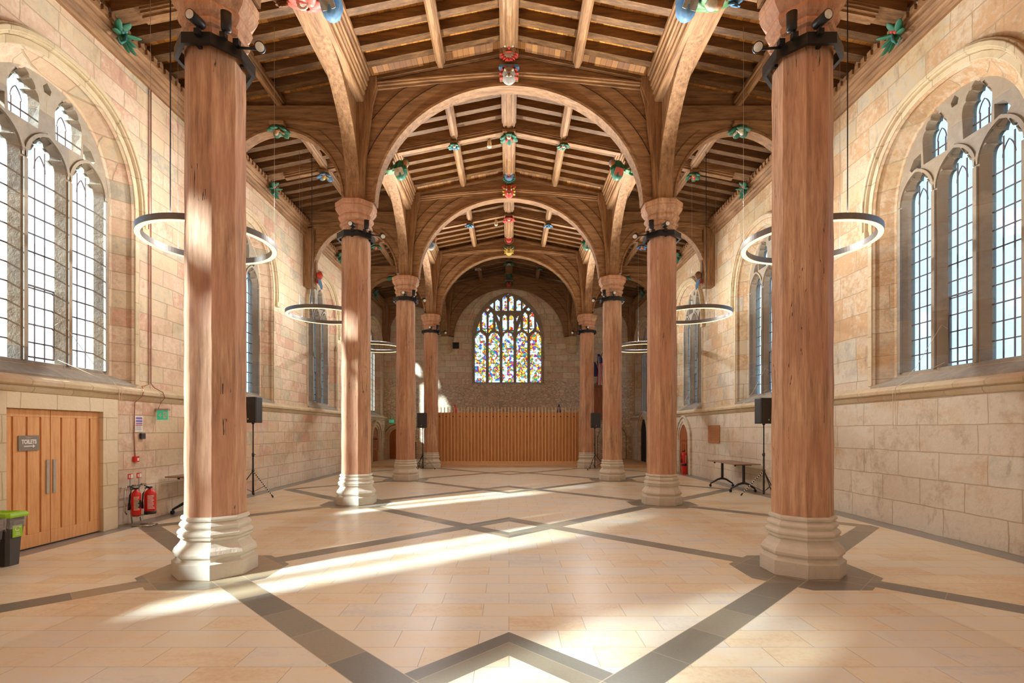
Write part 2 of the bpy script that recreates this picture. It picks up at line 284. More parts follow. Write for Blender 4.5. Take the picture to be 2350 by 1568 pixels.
# ------------------------------------------------------------ mesh builder
class MB:
    def __init__(s): s.v = []; s.f = []; s.sm = []
    def add(s, vs, fs, smooth=False):
        o = len(s.v); s.v += [tuple(x) for x in vs]; s.f += [tuple(i + o for i in f) for f in fs]; s.sm += [smooth] * len(fs); return s
    def box(s, x0, x1, y0, y1, z0, z1):
        return s.add([(x, y, z) for x in (x0, x1) for y in (y0, y1) for z in (z0, z1)], [(0, 1, 3, 2), (4, 6, 7, 5), (0, 4, 5, 1), (2, 3, 7, 6), (0, 2, 6, 4), (1, 5, 7, 3)])
    def prism(s, poly, a, b, mp=lambda p, q, t: (p, t, q)):
        n = len(poly); vs = [mp(p, q, a) for p, q in poly] + [mp(p, q, b) for p, q in poly]
        fs = [tuple(range(n)), tuple(range(2 * n - 1, n - 1, -1))] + [(i, (i + 1) % n, n + (i + 1) % n, n + i) for i in range(n)]
        return s.add(vs, fs)
    def band(s, A, Bp, a, b, mp=lambda p, q, t: (p, t, q)):
        """solid between two polylines A and Bp in a plane, thickness a..b"""
        n = len(A); vs = []
        for P_, Q_ in zip(A, Bp): vs += [mp(*P_, a), mp(*Q_, a), mp(*Q_, b), mp(*P_, b)]
        fs = [(3, 2, 1, 0), tuple(4 * (n - 1) + k for k in range(4))]
        for i in range(n - 1):
            for k in range(4): fs.append((4 * i + k, 4 * i + (k + 1) % 4, 4 * i + 4 + (k + 1) % 4, 4 * i + 4 + k))
        return s.add(vs, fs)
    def loft(s, rings, caps=True, closed=True, smooth=False):
        n = len(rings[0]); vs = [v for r in rings for v in r]; fs = []
        for i in range(len(rings) - 1):
            for k in range(n if closed else n - 1):
                k2 = (k + 1) % n; fs.append((i * n + k, i * n + k2, (i + 1) * n + k2, (i + 1) * n + k))
        if caps: fs += [tuple(range(n - 1, -1, -1)), tuple((len(rings) - 1) * n + k for k in range(n))]
        return s.add(vs, fs, smooth)
    def lathe(s, prof, n=8, c=(0, 0), off=None, smooth=False, caps=True):
        """prof: (apothem, z)"""
        off = PI / n if off is None else off; k = 1 / cos(PI / n) if n < 12 else 1
        return s.loft([[(c[0] + r * k * cos(off + 2 * PI * i / n), c[1] + r * k * sin(off + 2 * PI * i / n), z) for i in range(n)] for r, z in prof], caps=caps, smooth=smooth)
    def tube(s, path, r, n=8, smooth=True):
        path = [Vector(p) for p in path]; rings = []
        for i, p in enumerate(path):
            d = (path[min(i + 1, len(path) - 1)] - path[max(i - 1, 0)]).normalized()
            a = Vector((0, 0, 1)) if abs(d.z) < .9 else Vector((1, 0, 0)); u = d.cross(a).normalized(); w = d.cross(u)
            rr = r[i] if isinstance(r, (list, tuple)) else r
            rings.append([tuple(p + u * rr * cos(2 * PI * k / n) + w * rr * sin(2 * PI * k / n)) for k in range(n)])
        return s.loft(rings, smooth=smooth)
    def ball(s, c, r, n=16, m=10, fold=0, k=5, rot=None):
        r = (r, r, r) if not isinstance(r, (tuple, list)) else r; vs = []; fs = []
        for j in range(m + 1):
            th = PI * j / m
            for i in range(n):
                ph = 2 * PI * i / n; g = 1 + fold * cos(k * ph + 2.2 * th) * sin(th)
                v = Vector((r[0] * g * sin(th) * cos(ph), r[1] * g * sin(th) * sin(ph), r[2] * cos(th)))
                if rot: v = rot @ v
                vs.append((c[0] + v.x, c[1] + v.y, c[2] + v.z))
        for j in range(m):
            for i in range(n): fs.append((j * n + i, (j + 1) * n + i, (j + 1) * n + (i + 1) % n, j * n + (i + 1) % n))
        return s.add(vs, fs, True)
    def sweep(s, prof, y0, y1, sx=1):
        """profile (x,z) swept along y"""
        return s.prism([(sx * p, q) for p, q in prof], y0, y1)
    def build(s, name, mat, parent=None, loc=None, rz=0, bevel=0, kind=None, label=None, cat=None, group=None):
        me = bpy.data.meshes.new(name); me.from_pydata(s.v, [], s.f)
        bm = bmesh.new(); bm.from_mesh(me)
        for f, sm in zip(bm.faces, s.sm): f.smooth = sm
        bmesh.ops.recalc_face_normals(bm, faces=bm.faces); bm.to_mesh(me); bm.free()
        me.materials.append(mat); o = bpy.data.objects.new(name, me); C.objects.link(o)
        if parent: o.parent = parent
        if loc: o.location = loc
        o.rotation_euler.z = rz
        if bevel:
            b = o.modifiers.new('bevel', 'BEVEL'); b.width = bevel; b.segments = 2; b.limit_method = 'ANGLE'; b.angle_limit = R(40)
        tag(o, label, cat, group, kind); return o
def tag(o, label=None, cat=None, group=None, kind=None):
    for k, v in (('label', label), ('category', cat), ('group', group), ('kind', kind)):
        if v: o[k] = v
    return o
def thing(name, label, cat, loc=(0, 0, 0), rz=0, group=None, kind=None):
    o = bpy.data.objects.new(name, None); C.objects.link(o); o.location = loc; o.rotation_euler.z = rz; o.empty_display_size = .2
    return tag(o, label, cat, group, kind)
def dup(root, loc=None, rz=None, label=None, group=None, name=None):
    r = root.copy(); C.objects.link(r)
    if loc is not None: r.location = loc
    if rz is not None: r.rotation_euler.z = rz
    if label: r['label'] = label
    if group: r['group'] = group
    if name: r.name = name
    for ch in list(root.children):
        c = ch.copy(); C.objects.link(c); c.parent = r
        for g in ch.children: d = g.copy(); C.objects.link(d); d.parent = c
    return r
def text_mesh(txt, size, mat, name, parent, loc, rot, align='CENTER', bold=0.0):
    cu = bpy.data.curves.new(name, 'FONT'); cu.body = txt; cu.size = size; cu.align_x = align; cu.align_y = 'CENTER'; cu.extrude = .0008; cu.offset = bold
    ob = bpy.data.objects.new(name, cu); C.objects.link(ob)
    me = bpy.data.meshes.new_from_object(ob); bpy.data.objects.remove(ob); bpy.data.curves.remove(cu)
    me.materials.append(mat); o = bpy.data.objects.new(name, me); C.objects.link(o); o.parent = parent; o.location = loc; o.rotation_euler = rot
    return o
SIDE = {-1: 'left', 1: 'right'}
ORD = ['nearest', 'second', 'third', 'fourth', 'farthest']
# ------------------------------------------------------------ arches
def ell(a, b, s, n=24):      # from +a to -a
    return [(a * cos(PI * i / n), s + b * max(0, 1 - abs(cos(PI * i / n)) ** 2.35) ** .476) for i in range(n + 1)]
def pointed(a, r, s, n=24):
    Rr = (a * a + r * r) / (2 * a); pts = []
    for i in range(n + 1):
        u = a * cos(PI * i / n); pts.append((u, s + sqrt(max(0, Rr * Rr - (abs(u) + Rr - a) ** 2))))
    return pts
def offset(path, d):
    out = []; n = len(path)
    for i in range(n):
        a = Vector(path[max(i - 1, 0)]); b = Vector(path[min(i + 1, n - 1)]); t_ = (b - a).normalized(); nn = Vector((t_.y, -t_.x))
        out.append((path[i][0] + nn.x * d, path[i][1] + nn.y * d))
    return out
def offset_loop(path, d):
    out = []; n = len(path)
    for i in range(n):
        a = Vector(path[i - 1]); b = Vector(path[(i + 1) % n]); t_ = (b - a).normalized(); nn = Vector((t_.y, -t_.x))
        out.append((path[i][0] + nn.x * d, path[i][1] + nn.y * d))
    return out
def light_outline(uc, w, v0, vs, vp, cusp=.035, lobes=5, n=30):
    """closed loop, counter-clockwise, of one glazed light with a cusped pointed head"""
    a = w / 2; arch = pointed(a, vp - vs, vs, n); out = [(uc - a, v0), (uc + a, v0)]
    cen = Vector((0, vs + .25 * (vp - vs)))
    for i, (u, v) in enumerate(arch):
        t_ = i / n; k = (1 - abs(sin(lobes * PI * t_)) ** .6) * cusp if .1 < t_ < .9 else 0
        q = Vector((u, v)); d_ = (cen - q)
        if d_.length > 0: q = q + d_.normalized() * k
        out.append((uc + q.x, q.y))
    return out
def plate(outer, holes, fronts, d0, d1, d2, mb, mp):
    """tracery: front face at d0 (holes flared), glass line d1, back face d2"""
    def cap(loops, d):
        vs = [[Vector((u, v, 0)) for u, v in L] for L in loops]; tr = tessellate_polygon(vs); flat = [p for L in vs for p in L]
        mb.add([mp(p.x, p.y, d) for p in flat], tr)
    cap([outer] + fronts, d0); cap([outer] + holes, d2)
    for h, f in zip(holes, fronts):
        mb.loft([[mp(u, v, d) for u, v in L] for L, d in ((f, d0), (h, d1), (h, d2))], caps=False)

# ------------------------------------------------------------ the walls, with their window openings
SILL, A_OUT, A_IN = 2.38, 1.40, 1.10
def out_outline(a, spring, rise, sill, fn=ell, n=24):
    return [(-a, sill), (a, sill)] + fn(a, rise, spring, n)
def strip_wall(mb, lo, hi, openings, top, face, mp, bottom=0.0):
    """face of a wall as vertical strips round openings [(centre, outline fn(u)->top v, a, sill)]"""
    cuts = [lo]
    for c, fn, a, sill in sorted(openings, key=lambda o: o[0]):
        cuts += [c + a * -cos(PI * i / 24) for i in range(25)]
    cuts.append(hi)
    for i in range(len(cuts) - 1):
        p, q = cuts[i], cuts[i + 1]; m = (p + q) / 2; hit = None
        for c, fn, a, sill in openings:
            if abs(m - c) < a: hit = (c, fn, sill)
        if hit:
            c, fn, sill = hit
            for lo_, hi_ in (((bottom, bottom), (sill, sill)), ((fn(p - c), fn(q - c)), (top, top))):
                mb.add([mp(p, lo_[0], face), mp(q, lo_[1], face), mp(q, hi_[1], face), mp(p, hi_[0], face)], [(0, 1, 2, 3)])
        else:
            mb.add([mp(p, bottom, face), mp(q, bottom, face), mp(q, top, face), mp(p, top, face)], [(0, 1, 2, 3)])
def ell_fn(a, b, s): return lambda u: s + b * max(0, 1 - abs(u / a) ** 2.35) ** .476
def pt_fn(a, r, s):
    Rr = (a * a + r * r) / (2 * a); return lambda u: s + sqrt(max(0, Rr * Rr - (abs(u) + Rr - a) ** 2))
LY = 2.24       # ledge where the lower wall steps back to the upper wall
def side_wall(sx, wins, mat, name):
    mb = MB(); mp = lambda u, v, d: (sx * d, u, v)
    strip_wall(mb, YF, YB, [(c, ell_fn(A_OUT, 1.5, 5.45), A_OUT, SILL) for c in wins], WT, WX, mp, LY)
    strip_wall(mb, YF, YB, [], LY, WL, mp, 0)
    mb.add([mp(YF, LY, WL), mp(YB, LY, WL), mp(YB, LY, WX), mp(YF, LY, WX)], [(0, 1, 2, 3)])
    strip_wall(mb, YF, YB, [(c, ell_fn(1.5, 1.75, 5.4), 1.5, 2.3) for c in wins], WT, 7.35, mp, 0)
    mb.add([mp(YF, WT, WX), mp(YB, WT, WX), mp(YB, WT, 7.35), mp(YF, WT, 7.35)], [(0, 1, 2, 3)])
    for c in wins:
        st = [(WX, 1.40, 1.5, 5.45, SILL), (WX + .03, 1.37, 1.47, 5.45, 2.385), (WX + .06, 1.38, 1.48, 5.45, 2.39), (WX + .24, 1.19, 1.42, 5.42, 2.52), (WX + .25, 1.15, 1.40, 5.40, 2.54), (WX + .30, A_IN, 1.38, 5.40, 2.56), (WX + .44, A_IN, 1.38, 5.40, 2.5), (7.35, 1.5, 1.75, 5.4, 2.3)]
        mb.loft([[mp(c + u, v, d) for u, v in out_outline(a, s, b, sl)] for d, a, b, s, sl in st], caps=False)
    o = mb.build(name, mat, kind='structure'); return o
side_wall(-1, LWIN, M_WL, 'wall_left'); side_wall(1, RWIN, M_WR, 'wall_right')
# east wall with its great window
EW = -.05
mb = MB(); mpb = lambda u, v, d: (u, d, v)
strip_wall(mb, -7.5, 7.5, [(EW, pt_fn(2.02, 2.4, 6.65), 2.02, 4.0)], 10.4, YB, mpb)
strip_wall(mb, -7.5, 7.5, [(EW, pt_fn(1.9, 2.3, 6.65), 1.9, 4.1)], 10.4, YB + .8, mpb)
mb.loft([[mpb(EW + u, v, d) for u, v in out_outline(a, 6.65, r, sl, pointed)] for d, a, r, sl in ((YB, 2.02, 2.4, 4.0), (YB + .04, 1.98, 2.36, 4.02), (YB + .06, 1.98, 2.36, 4.03), (YB + .2, 1.88, 2.26, 4.12), (YB + .8, 1.9, 2.3, 4.1))], caps=False)
mb.build('wall_back', M_WB, kind='structure')
# west wall behind the viewer, with a matching window, and an added unseen block that keeps the sun off it
mb = MB(); strip_wall(mb, -7.35, 7.35, [(0, pt_fn(2.0, 2.4, 6.65), 2.0, 3.2)], 10.4, YF, mpb); strip_wall(mb, -7.35, 7.35, [(0, pt_fn(2.0, 2.4, 6.65), 2.0, 3.2)], 10.4, YF - .6, mpb)
mb.loft([[mpb(u, v, d) for u, v in out_outline(2.0, 6.65, 2.4, 3.2, pointed)] for d in (YF, YF - .6)], caps=False)
mb.build('wall_front', M_WB, kind='structure')
MB().box(-13, -3.6, -14, -9.5, 0, 14.5).build('sun_block_west', M_WR, kind='structure')
# added unseen tower-shaped block that keeps the sun off the second and third windows of the left wall
mb = MB(); mb.box(-34, -29, -7.6, 1.2, 0, 27); mb.prism([(-34.3, 27), (-28.7, 27), (-31.5, 30)], -7.9, 1.5)
mb.build('sun_block_tower', M_WR, kind='structure')
# floor, dais at the east end, roof boarding
MB().box(-7.4, 7.4, YF - .3, YB + .3, -.25, 0).build('floor', M_FLOOR, kind='structure')
MB().box(-WL, WL, 21.75, YB - .01, .0, .1).build('floor_dais', wood('dais', 0, (180, 150, 118), (194, 164, 130), (206, 178, 146), 10, 0), kind='structure')
def nave_h(x): return 9.88 - .2 * abs(x)
def aisle_h(x): return 8.74 - .2 * (abs(x) - 4.97)
mb = MB()
for s in (-1, 1):
    for f0, f1, h in ((0, 3.5, nave_h), (3.45, 7.3, aisle_h)):
        poly = [(s * f0, h(f0) + .19), (s * f1, h(f1) + .19), (s * f1, h(f1) + .26), (s * f0, h(f0) + .26)]
        mb.prism(poly, YF - .2, YB + .3)
mb.build('ceiling', M_BOARD, kind='structure')

# ------------------------------------------------------------ side windows
def make_window():
    root = thing('window_1', None, None, kind='structure')
    mp = lambda u, v, d: (d, u, v)
    lw, pitch = .48, .73
    holes = []
    for uc in (-pitch, 0, pitch): holes.append(light_outline(uc, lw, 2.62, 5.50, 5.94, .06))
    for uc in (-pitch / 2, pitch / 2): holes.append(light_outline(uc, .36, 6.04, 6.36, 6.70, .045))
    # small piercings in the spandrels
    holes.append([(-.03, 6.62), (.03, 6.62), (.04, 6.67), (0, 6.73), (-.04, 6.67)])
    for s in (-1, 1):
        h = [(s * .66, 5.99), (s * .78, 5.97), (s * .84, 6.04), (s * .76, 6.16), (s * .66, 6.2)]; holes.append(h if s > 0 else h[::-1])
    outer = out_outline(A_IN + .07, 5.4, 1.45, 2.5)
    fr = []
    for i, h in enumerate(holes):
        g = .075 if i < 3 else (.06 if i < 5 else .03); f = offset_loop(h, g)
        if i < 3: f[0] = (h[0][0] - .075, 2.60); f[1] = (h[1][0] + .075, 2.60)
        fr.append(f)
    mb = MB(); plate(outer, holes, fr, .26, .37, .43, mb, mp); mb.build('tracery', M_GREY, root)
    # moulded roll round every main light head
    mb = MB()
    for uc in (-pitch, 0, pitch):
        pth = [(uc + u, v) for u, v in pointed(lw / 2 + .09, .46, 5.49)]
        mb.band(pth, offset(pth, .045), .235, .28, mp)
    for uc in (-1.5 * pitch + .02, -pitch / 2, pitch / 2, 1.5 * pitch - .02):
        mb.box(.225, .27, uc - .03, uc + .03, 2.6, 5.46)
    mb.build('mullion_roll', M_GREY, root)
    mb = MB()
    for h in holes:
        vs = [Vector((u, v, 0)) for u, v in h]; tr = tessellate_polygon([vs]); mb.add([(.385, p.x, p.y) for p in vs], tr)
    mb.build('glass', M_GLASS, root)
    # leading
    mb = MB(); q = .009
    for uc in (-pitch, 0, pitch):
        fn = pt_fn(lw / 2, .4, 5.46)
        for k in (-1, 1): mb.box(.372, .384, uc + k * .08 - q, uc + k * .08 + q, 2.62, fn(k * .08) - .05)
        k = 2.62 + .265
        while k < 5.5: mb.box(.372, .384, uc - lw / 2, uc + lw / 2, k - q, k + q); k += .265
        pth = [(uc + u, v) for u, v in pointed(.085, .22, 5.45, 10)]; mb.band(pth, offset(pth, .012), .372, .384, mp)
    for uc in (-pitch / 2, pitch / 2):
        for k in (-1, 1): mb.box(.372, .384, uc + k * .07 - q, uc + k * .07 + q, 5.98, 6.3)
        mb.box(.372, .384, uc - .18, uc + .18, 6.18 - q, 6.18 + q)
        pth = [(uc + u, v) for u, v in pointed(.075, .17, 6.3, 10)]; mb.band(pth, offset(pth, .012), .372, .384, mp)
    mb.build('leading', M_LEAD, root)
    mb = MB(); z0, z1 = 2.66, 3.72; g = .02
    for a, b, c_, d_ in ((-.22, -.22 + g, z0, z1), (.22 - g, .22, z0, z1), (-.22, .22, z0, z0 + g), (-.22, .22, z1 - g, z1)): mb.box(.35, .372, a, b, c_, d_)
    mb.build('casement', M_LEAD, root)
    # dressed stone hood on the wall face and dressed jamb stones
    mb = MB(); pth = [(1.50, 5.2)] + ell(1.50, 1.6, 5.45) + [(-1.50, 5.2)]
    mb.band(pth, offset(pth, .13), -.07, .01, mp); mb.band(offset(pth, .03), offset(pth, .10), -.10, -.06, mp)
    for s in (-1, 1): mb.box(-.09, .01, s * 1.57 - .09, s * 1.57 + .09, 5.1, 5.24)
    p2 = [(1.40, 2.40)] + ell(1.40, 1.5, 5.45) + [(-1.40, 2.40)]; mb.band(p2, offset(p2, .10), -.018, .01, mp)
    mb.build('hood_moulding', M_DRESS, root, bevel=.012)
    mb = MB(); mb.prism([(-.04, 2.30), (.29, 2.50), (.29, 2.56), (-.04, 2.385)], -1.40, 1.40, lambda p, q_, t: (p, t, q_))
    mb.build('sill', M_GREY, root)
    return root
w1 = make_window(); k = 1
for sx, wins in ((-1, LWIN), (1, RWIN)):
    for c in wins:
        loc = (sx * WX, c, 0); rz = PI if sx < 0 else 0
        if k == 1: w1.location = loc; w1.rotation_euler.z = rz; o = w1
        else: o = dup(w1, loc, rz, name='window_%d' % k)
        k += 1
def make_big_window(name, cx, y, stained, sill, sgn):
    root = thing(name, None, None, (cx, y, 0), kind='structure'); mp = lambda u, v, d: (u, sgn * d, v)
    kx = .003525; X = lambda px: (px - 617) * kx; H = lambda py: 9.38 - py * kx
    holes = [light_outline((i - 2) * .735, .58, sill, 6.50, 6.84, .03) for i in range(5)]
    for px, b, s_, t_ in ((258, 668, 480, 415), (358, 668, 480, 415), (568, 690, 510, 455), (668, 690, 510, 455), (878, 668, 480, 415), (978, 668, 480, 415), (458, 400, 270, 230), (568, 400, 215, 168), (668, 400, 215, 168), (778, 400, 270, 230)):
        holes.append(light_outline(X(px), .235, H(b), H(s_), H(t_), .015, 3, 18))
    for pl in ([(133, 722), (190, 690), (190, 545)], [(225, 676), (300, 676), (296, 735)], [(322, 676), (390, 676), (322, 735)], [(428, 548), (428, 690), (480, 720)], [(445, 455), (492, 500), (488, 565)], [(340, 318), (396, 372), (396, 270)], [(280, 380), (308, 412), (338, 380), (308, 345)], [(536, 700), (580, 700), (536, 735)]):
        a = [(X(p), H(q)) for p, q in pl]; b = [(-X(p), H(q)) for p, q in pl]
        for L in (a, b):
            ar = sum(L[i - 1][0] * L[i][1] - L[i][0] * L[i - 1][1] for i in range(len(L))); holes.append(L if ar > 0 else L[::-1])
    holes.append([(X(600), H(148)), (X(617), H(166)), (X(636), H(148)), (X(617), H(132))])
    outer = out_outline(1.89, 6.65, 2.27, sill - .1, pointed); fr = [offset_loop(h, .035 if i < 5 else .02) for i, h in enumerate(holes)]
    mb = MB(); plate(outer, holes, fr, .16, .24, .30, mb, mp); mb.build('tracery', M_GREY, root)
    mb = MB()
    for h in holes:
        vs = [Vector((u, v, 0)) for u, v in h]; mb.add([mp(p.x, p.y, .25) for p in vs], tessellate_polygon([vs]))
    mb.build('glass', M_STAIN if stained else M_GLASS, root)
    mb = MB(); q = .007
    for i in range(5):
        uc = (i - 2) * .735
        for d_ in (-.145, 0, .145): mb.box(uc + d_ - q * .7, uc + d_ + q * .7, sgn * .24 - .004, sgn * .24 + .004, sill, 6.7)
        z = sill + .2
        while z < 6.55: mb.box(uc - .29, uc + .29, sgn * .24 - .004, sgn * .24 + .004, z - q, z + q); z += .2
    mb.build('leading', M_LEAD, root)
    mb = MB(); pth = [(2.12, 6.3)] + pointed(2.12, 2.52, 6.65) + [(-2.12, 6.3)]
    mb.band(pth, offset(pth, .12), -.09 * sgn, .01 * sgn, lambda p, q_, t: (p, t, q_))
    for s in (-1, 1): mb.box(s * 2.18 - .12, s * 2.18 + .12, -.1, .02, 6.2, 6.34)
    p2 = [(2.02, sill - .15)] + pointed(2.02, 2.4, 6.65) + [(-2.02, sill - .15)]; mb.band(p2, offset(p2, .13), -.02 * sgn, .01 * sgn, lambda p, q_, t: (p, t, q_))
    mb.box(-2.3, 2.3, -.03, .01, sill - .72, sill - .16)
    mb.build('hood_moulding', M_WB, root, bevel=.01)
    return root
make_big_window('window_%d' % (k + 1), 0, YF, False, 3.4, -1)
make_big_window('window_%d' % k, EW, YB, True, 4.16, 1)

# ------------------------------------------------------------ string course and carved oak wall plates
for i, s in enumerate((-1, 1)):
    mb = MB(); mb.sweep([(WL + .02, 2.10), (WL - .02, 2.12), (WL - .05, 2.16), (WL - .05, 2.19), (WL - .10, 2.22), (WL - .11, 2.27), (WL - .06, 2.31), (WX + .02, 2.375), (WX + .02, 2.10)], YF, YB, s)
    mb.build('trim_%d' % (i + 1), M_DRESS, kind='structure')
mb = MB()
for s in (-1, 1):
    mb = MB(); mb.sweep([(WX + .02, 7.86), (WX - .05, 7.86), (WX - .07, 7.91), (WX - .07, 7.95), (WX - .11, 7.99), (WX - .11, 8.03), (WX - .16, 8.08), (WX - .16, 8.12), (WX - .21, 8.16), (WX - .21, 8.25), (WX + .02, 8.25)], YF, YB, s)
    y = 6.0
    while y < YB: mb.box(s * (WX - .25), s * (WX - .2), y, y + .09, 8.2, 8.29) if s > 0 else mb.box(s * (WX - .2), s * (WX - .25), y, y + .09, 8.2, 8.29); y += .16
    mb.build('wall_plate', M_OY, label='moulded oak wall plate with small pegs along the top of the %s wall' % SIDE[s], cat='beam')

# ------------------------------------------------------------ columns
def make_column():
    root = thing('column', 'x', 'column')
    MB().lathe([(.40, 0), (.40, .165), (.365, .185), (.362, .205), (.388, .235), (.392, .26), (.375, .30), (.345, .335), (.322, .37), (.315, .40), (.318, .412), (.345, .414), (.348, .432), (.335, .437), (.350, .455), (.352, .475), (.335, .50), (.312, .515), (.318, .525), (.333, .545), (.333, .562), (.318, .585), (.298, .60), (.303, .606), (.318, .615), (.320, .635), (.308, .655), (.25, .658)]).build('base', M_BASE, root, label='pale moulded stone base')
    mb = MB(); n = 26; rings = []
    for j in range(n + 1):
        z = .65 + (6.02 - .65) * j / n; rr = .288 - .006 * j / n
        rings.append([((rr + .004 * sin(j * 1.7 + i * 2.1)) / cos(PI / 8) * cos(PI / 8 + 2 * PI * i / 8), (rr + .004 * cos(j * 2.3 + i * 1.3)) / cos(PI / 8) * sin(PI / 8 + 2 * PI * i / 8), z) for i in range(8)])
    mb.loft(rings); mb.build('shaft', M_COL, root)
    MB().lathe([(.27, 5.98), (.315, 6.0), (.325, 6.03), (.315, 6.07), (.29, 6.09), (.33, 6.13), (.35, 6.18), (.34, 6.22), (.325, 6.24), (.35, 6.27), (.39, 6.33), (.405, 6.38), (.395, 6.41), (.41, 6.43), (.41, 6.50), (.37, 6.53)]).build('capital', M_COL, root)
    return root
col0 = make_column(); first = True
cdesc = {(-1, 0): 'large octagonal oak column in the left foreground, sunlit on its left face', (1, 0): 'large octagonal oak column in the right foreground, wholly in shade', (-1, 1): 'sunlit octagonal oak column, second from the viewer in the left row', (1, 1): 'octagonal oak column, second from the viewer in the right row', (-1, 2): 'octagonal oak column, third from the viewer in the left row', (1, 2): 'octagonal oak column with a long split, third in the right row', (-1, 3): 'farthest oak column on the left, beside the slatted screen', (1, 3): 'farthest oak column on the right, beside the slatted screen'}
cols = {}
for kk, y in enumerate(ZC):
    for s in (-1, 1):
        lab = cdesc[(s, kk)]
        if first: col0.location = (s * D, y, 0); col0['label'] = lab; first = False; col0['group'] = 'octagonal oak columns'; cols[(s, kk)] = col0
        else: cols[(s, kk)] = dup(col0, (s * D, y, 0), label=lab)

# ------------------------------------------------------------ black light collars with spotlights
SPOT_UP, SPOT_DN = 135, 50
def make_collar(s):
    root = thing('light_collar', 'x', 'spotlights', group='black spotlight collars')
    a0, a1, z0, z1 = .335, .375, 5.73, 5.85; k8 = 1 / cos(PI / 8)
    ring = lambda r, z: [(r * k8 * cos(PI / 8 + PI / 4 * i), r * k8 * sin(PI / 8 + PI / 4 * i), z) for i in range(8)]
    mb = MB(); mb.loft([ring(a0, z0), ring(a1, z0), ring(a1, z1), ring(a0, z1), ring(a0, z0)], caps=False)
    for i in (0, 2, 4, 6): mb.box(*( (.28, a0 + .01, -.02, .02) if i == 0 else (-.02, .02, .28, a0 + .01) if i == 2 else (-a0 - .01, -.28, -.02, .02) if i == 4 else (-.02, .02, -a0 - .01, -.28)), z0, z0 + .03)
    mb.build('band', M_BLACK, root)
    for px, py, d, hz, off in ((-s * .04, -.43, (s * .15, -1, -.12), 5.93, 1), (-s * .33, -.38, (-s * .06, -.12, 1), 5.95, 0), (-s * .64, -.27, (-s * .3, -.75, -.5), 5.76, 2)):
        d = Vector(d).normalized(); c = Vector((px, py, hz))
        sp = MB().tube([c - d * .09, c - d * .07, c + d * .09], [.045, .052, .054], 16)
        sp.tube([c - Vector((0, 0, .02)), (max(-.36, min(.36, px * .8)), py * .8, 5.80)], .014, 6)
        bx = max(-.37, min(.37, px * .85)); sp.box(bx - .03, bx + .03, py * .9 - .03, py * .9 + .03, 5.80, 5.86)
        spo = sp.build('spotlight', M_BLACK, root)
        MB().tube([c + d * .088, c + d * .094], [.046, .044], 16).build('lens', M_LENS, spo)
        bd, en = ((Vector((-s * .5, -.75, .75)), SPOT_UP) if off == 0 else (Vector((s * .75, -.75, -.22)), SPOT_DN) if off == 1 else (Vector((-s * .85, -.3, -.7)), SPOT_DN * .42))
        ld = bpy.data.lights.new('spotlight_beam', 'SPOT'); ld.energy = en; ld.spot_size = R(125 if off == 0 else 130); ld.spot_blend = 1; ld.shadow_soft_size = .04; ld.color = (1, .97, .93)
        lo = bpy.data.objects.new('spotlight_beam', ld); C.objects.link(lo); lo.parent = spo; lo.location = c + d * .10 + Vector((px, py, 0)).normalized() * .10; lo.rotation_euler = bd.to_track_quat('-Z', 'Y').to_euler()
    return root
for s in (-1, 1):
    c0 = make_collar(s)
    for kk, y in enumerate(ZC):
        lab = 'black collar with three spotlights round the %s oak column on the %s' % (['nearest', 'second', 'third', 'farthest'][kk], SIDE[s])
        if kk == 0: c0.location = (s * D, y, 0); c0['label'] = lab
        else: dup(c0, (s * D, y, 0), label=lab)

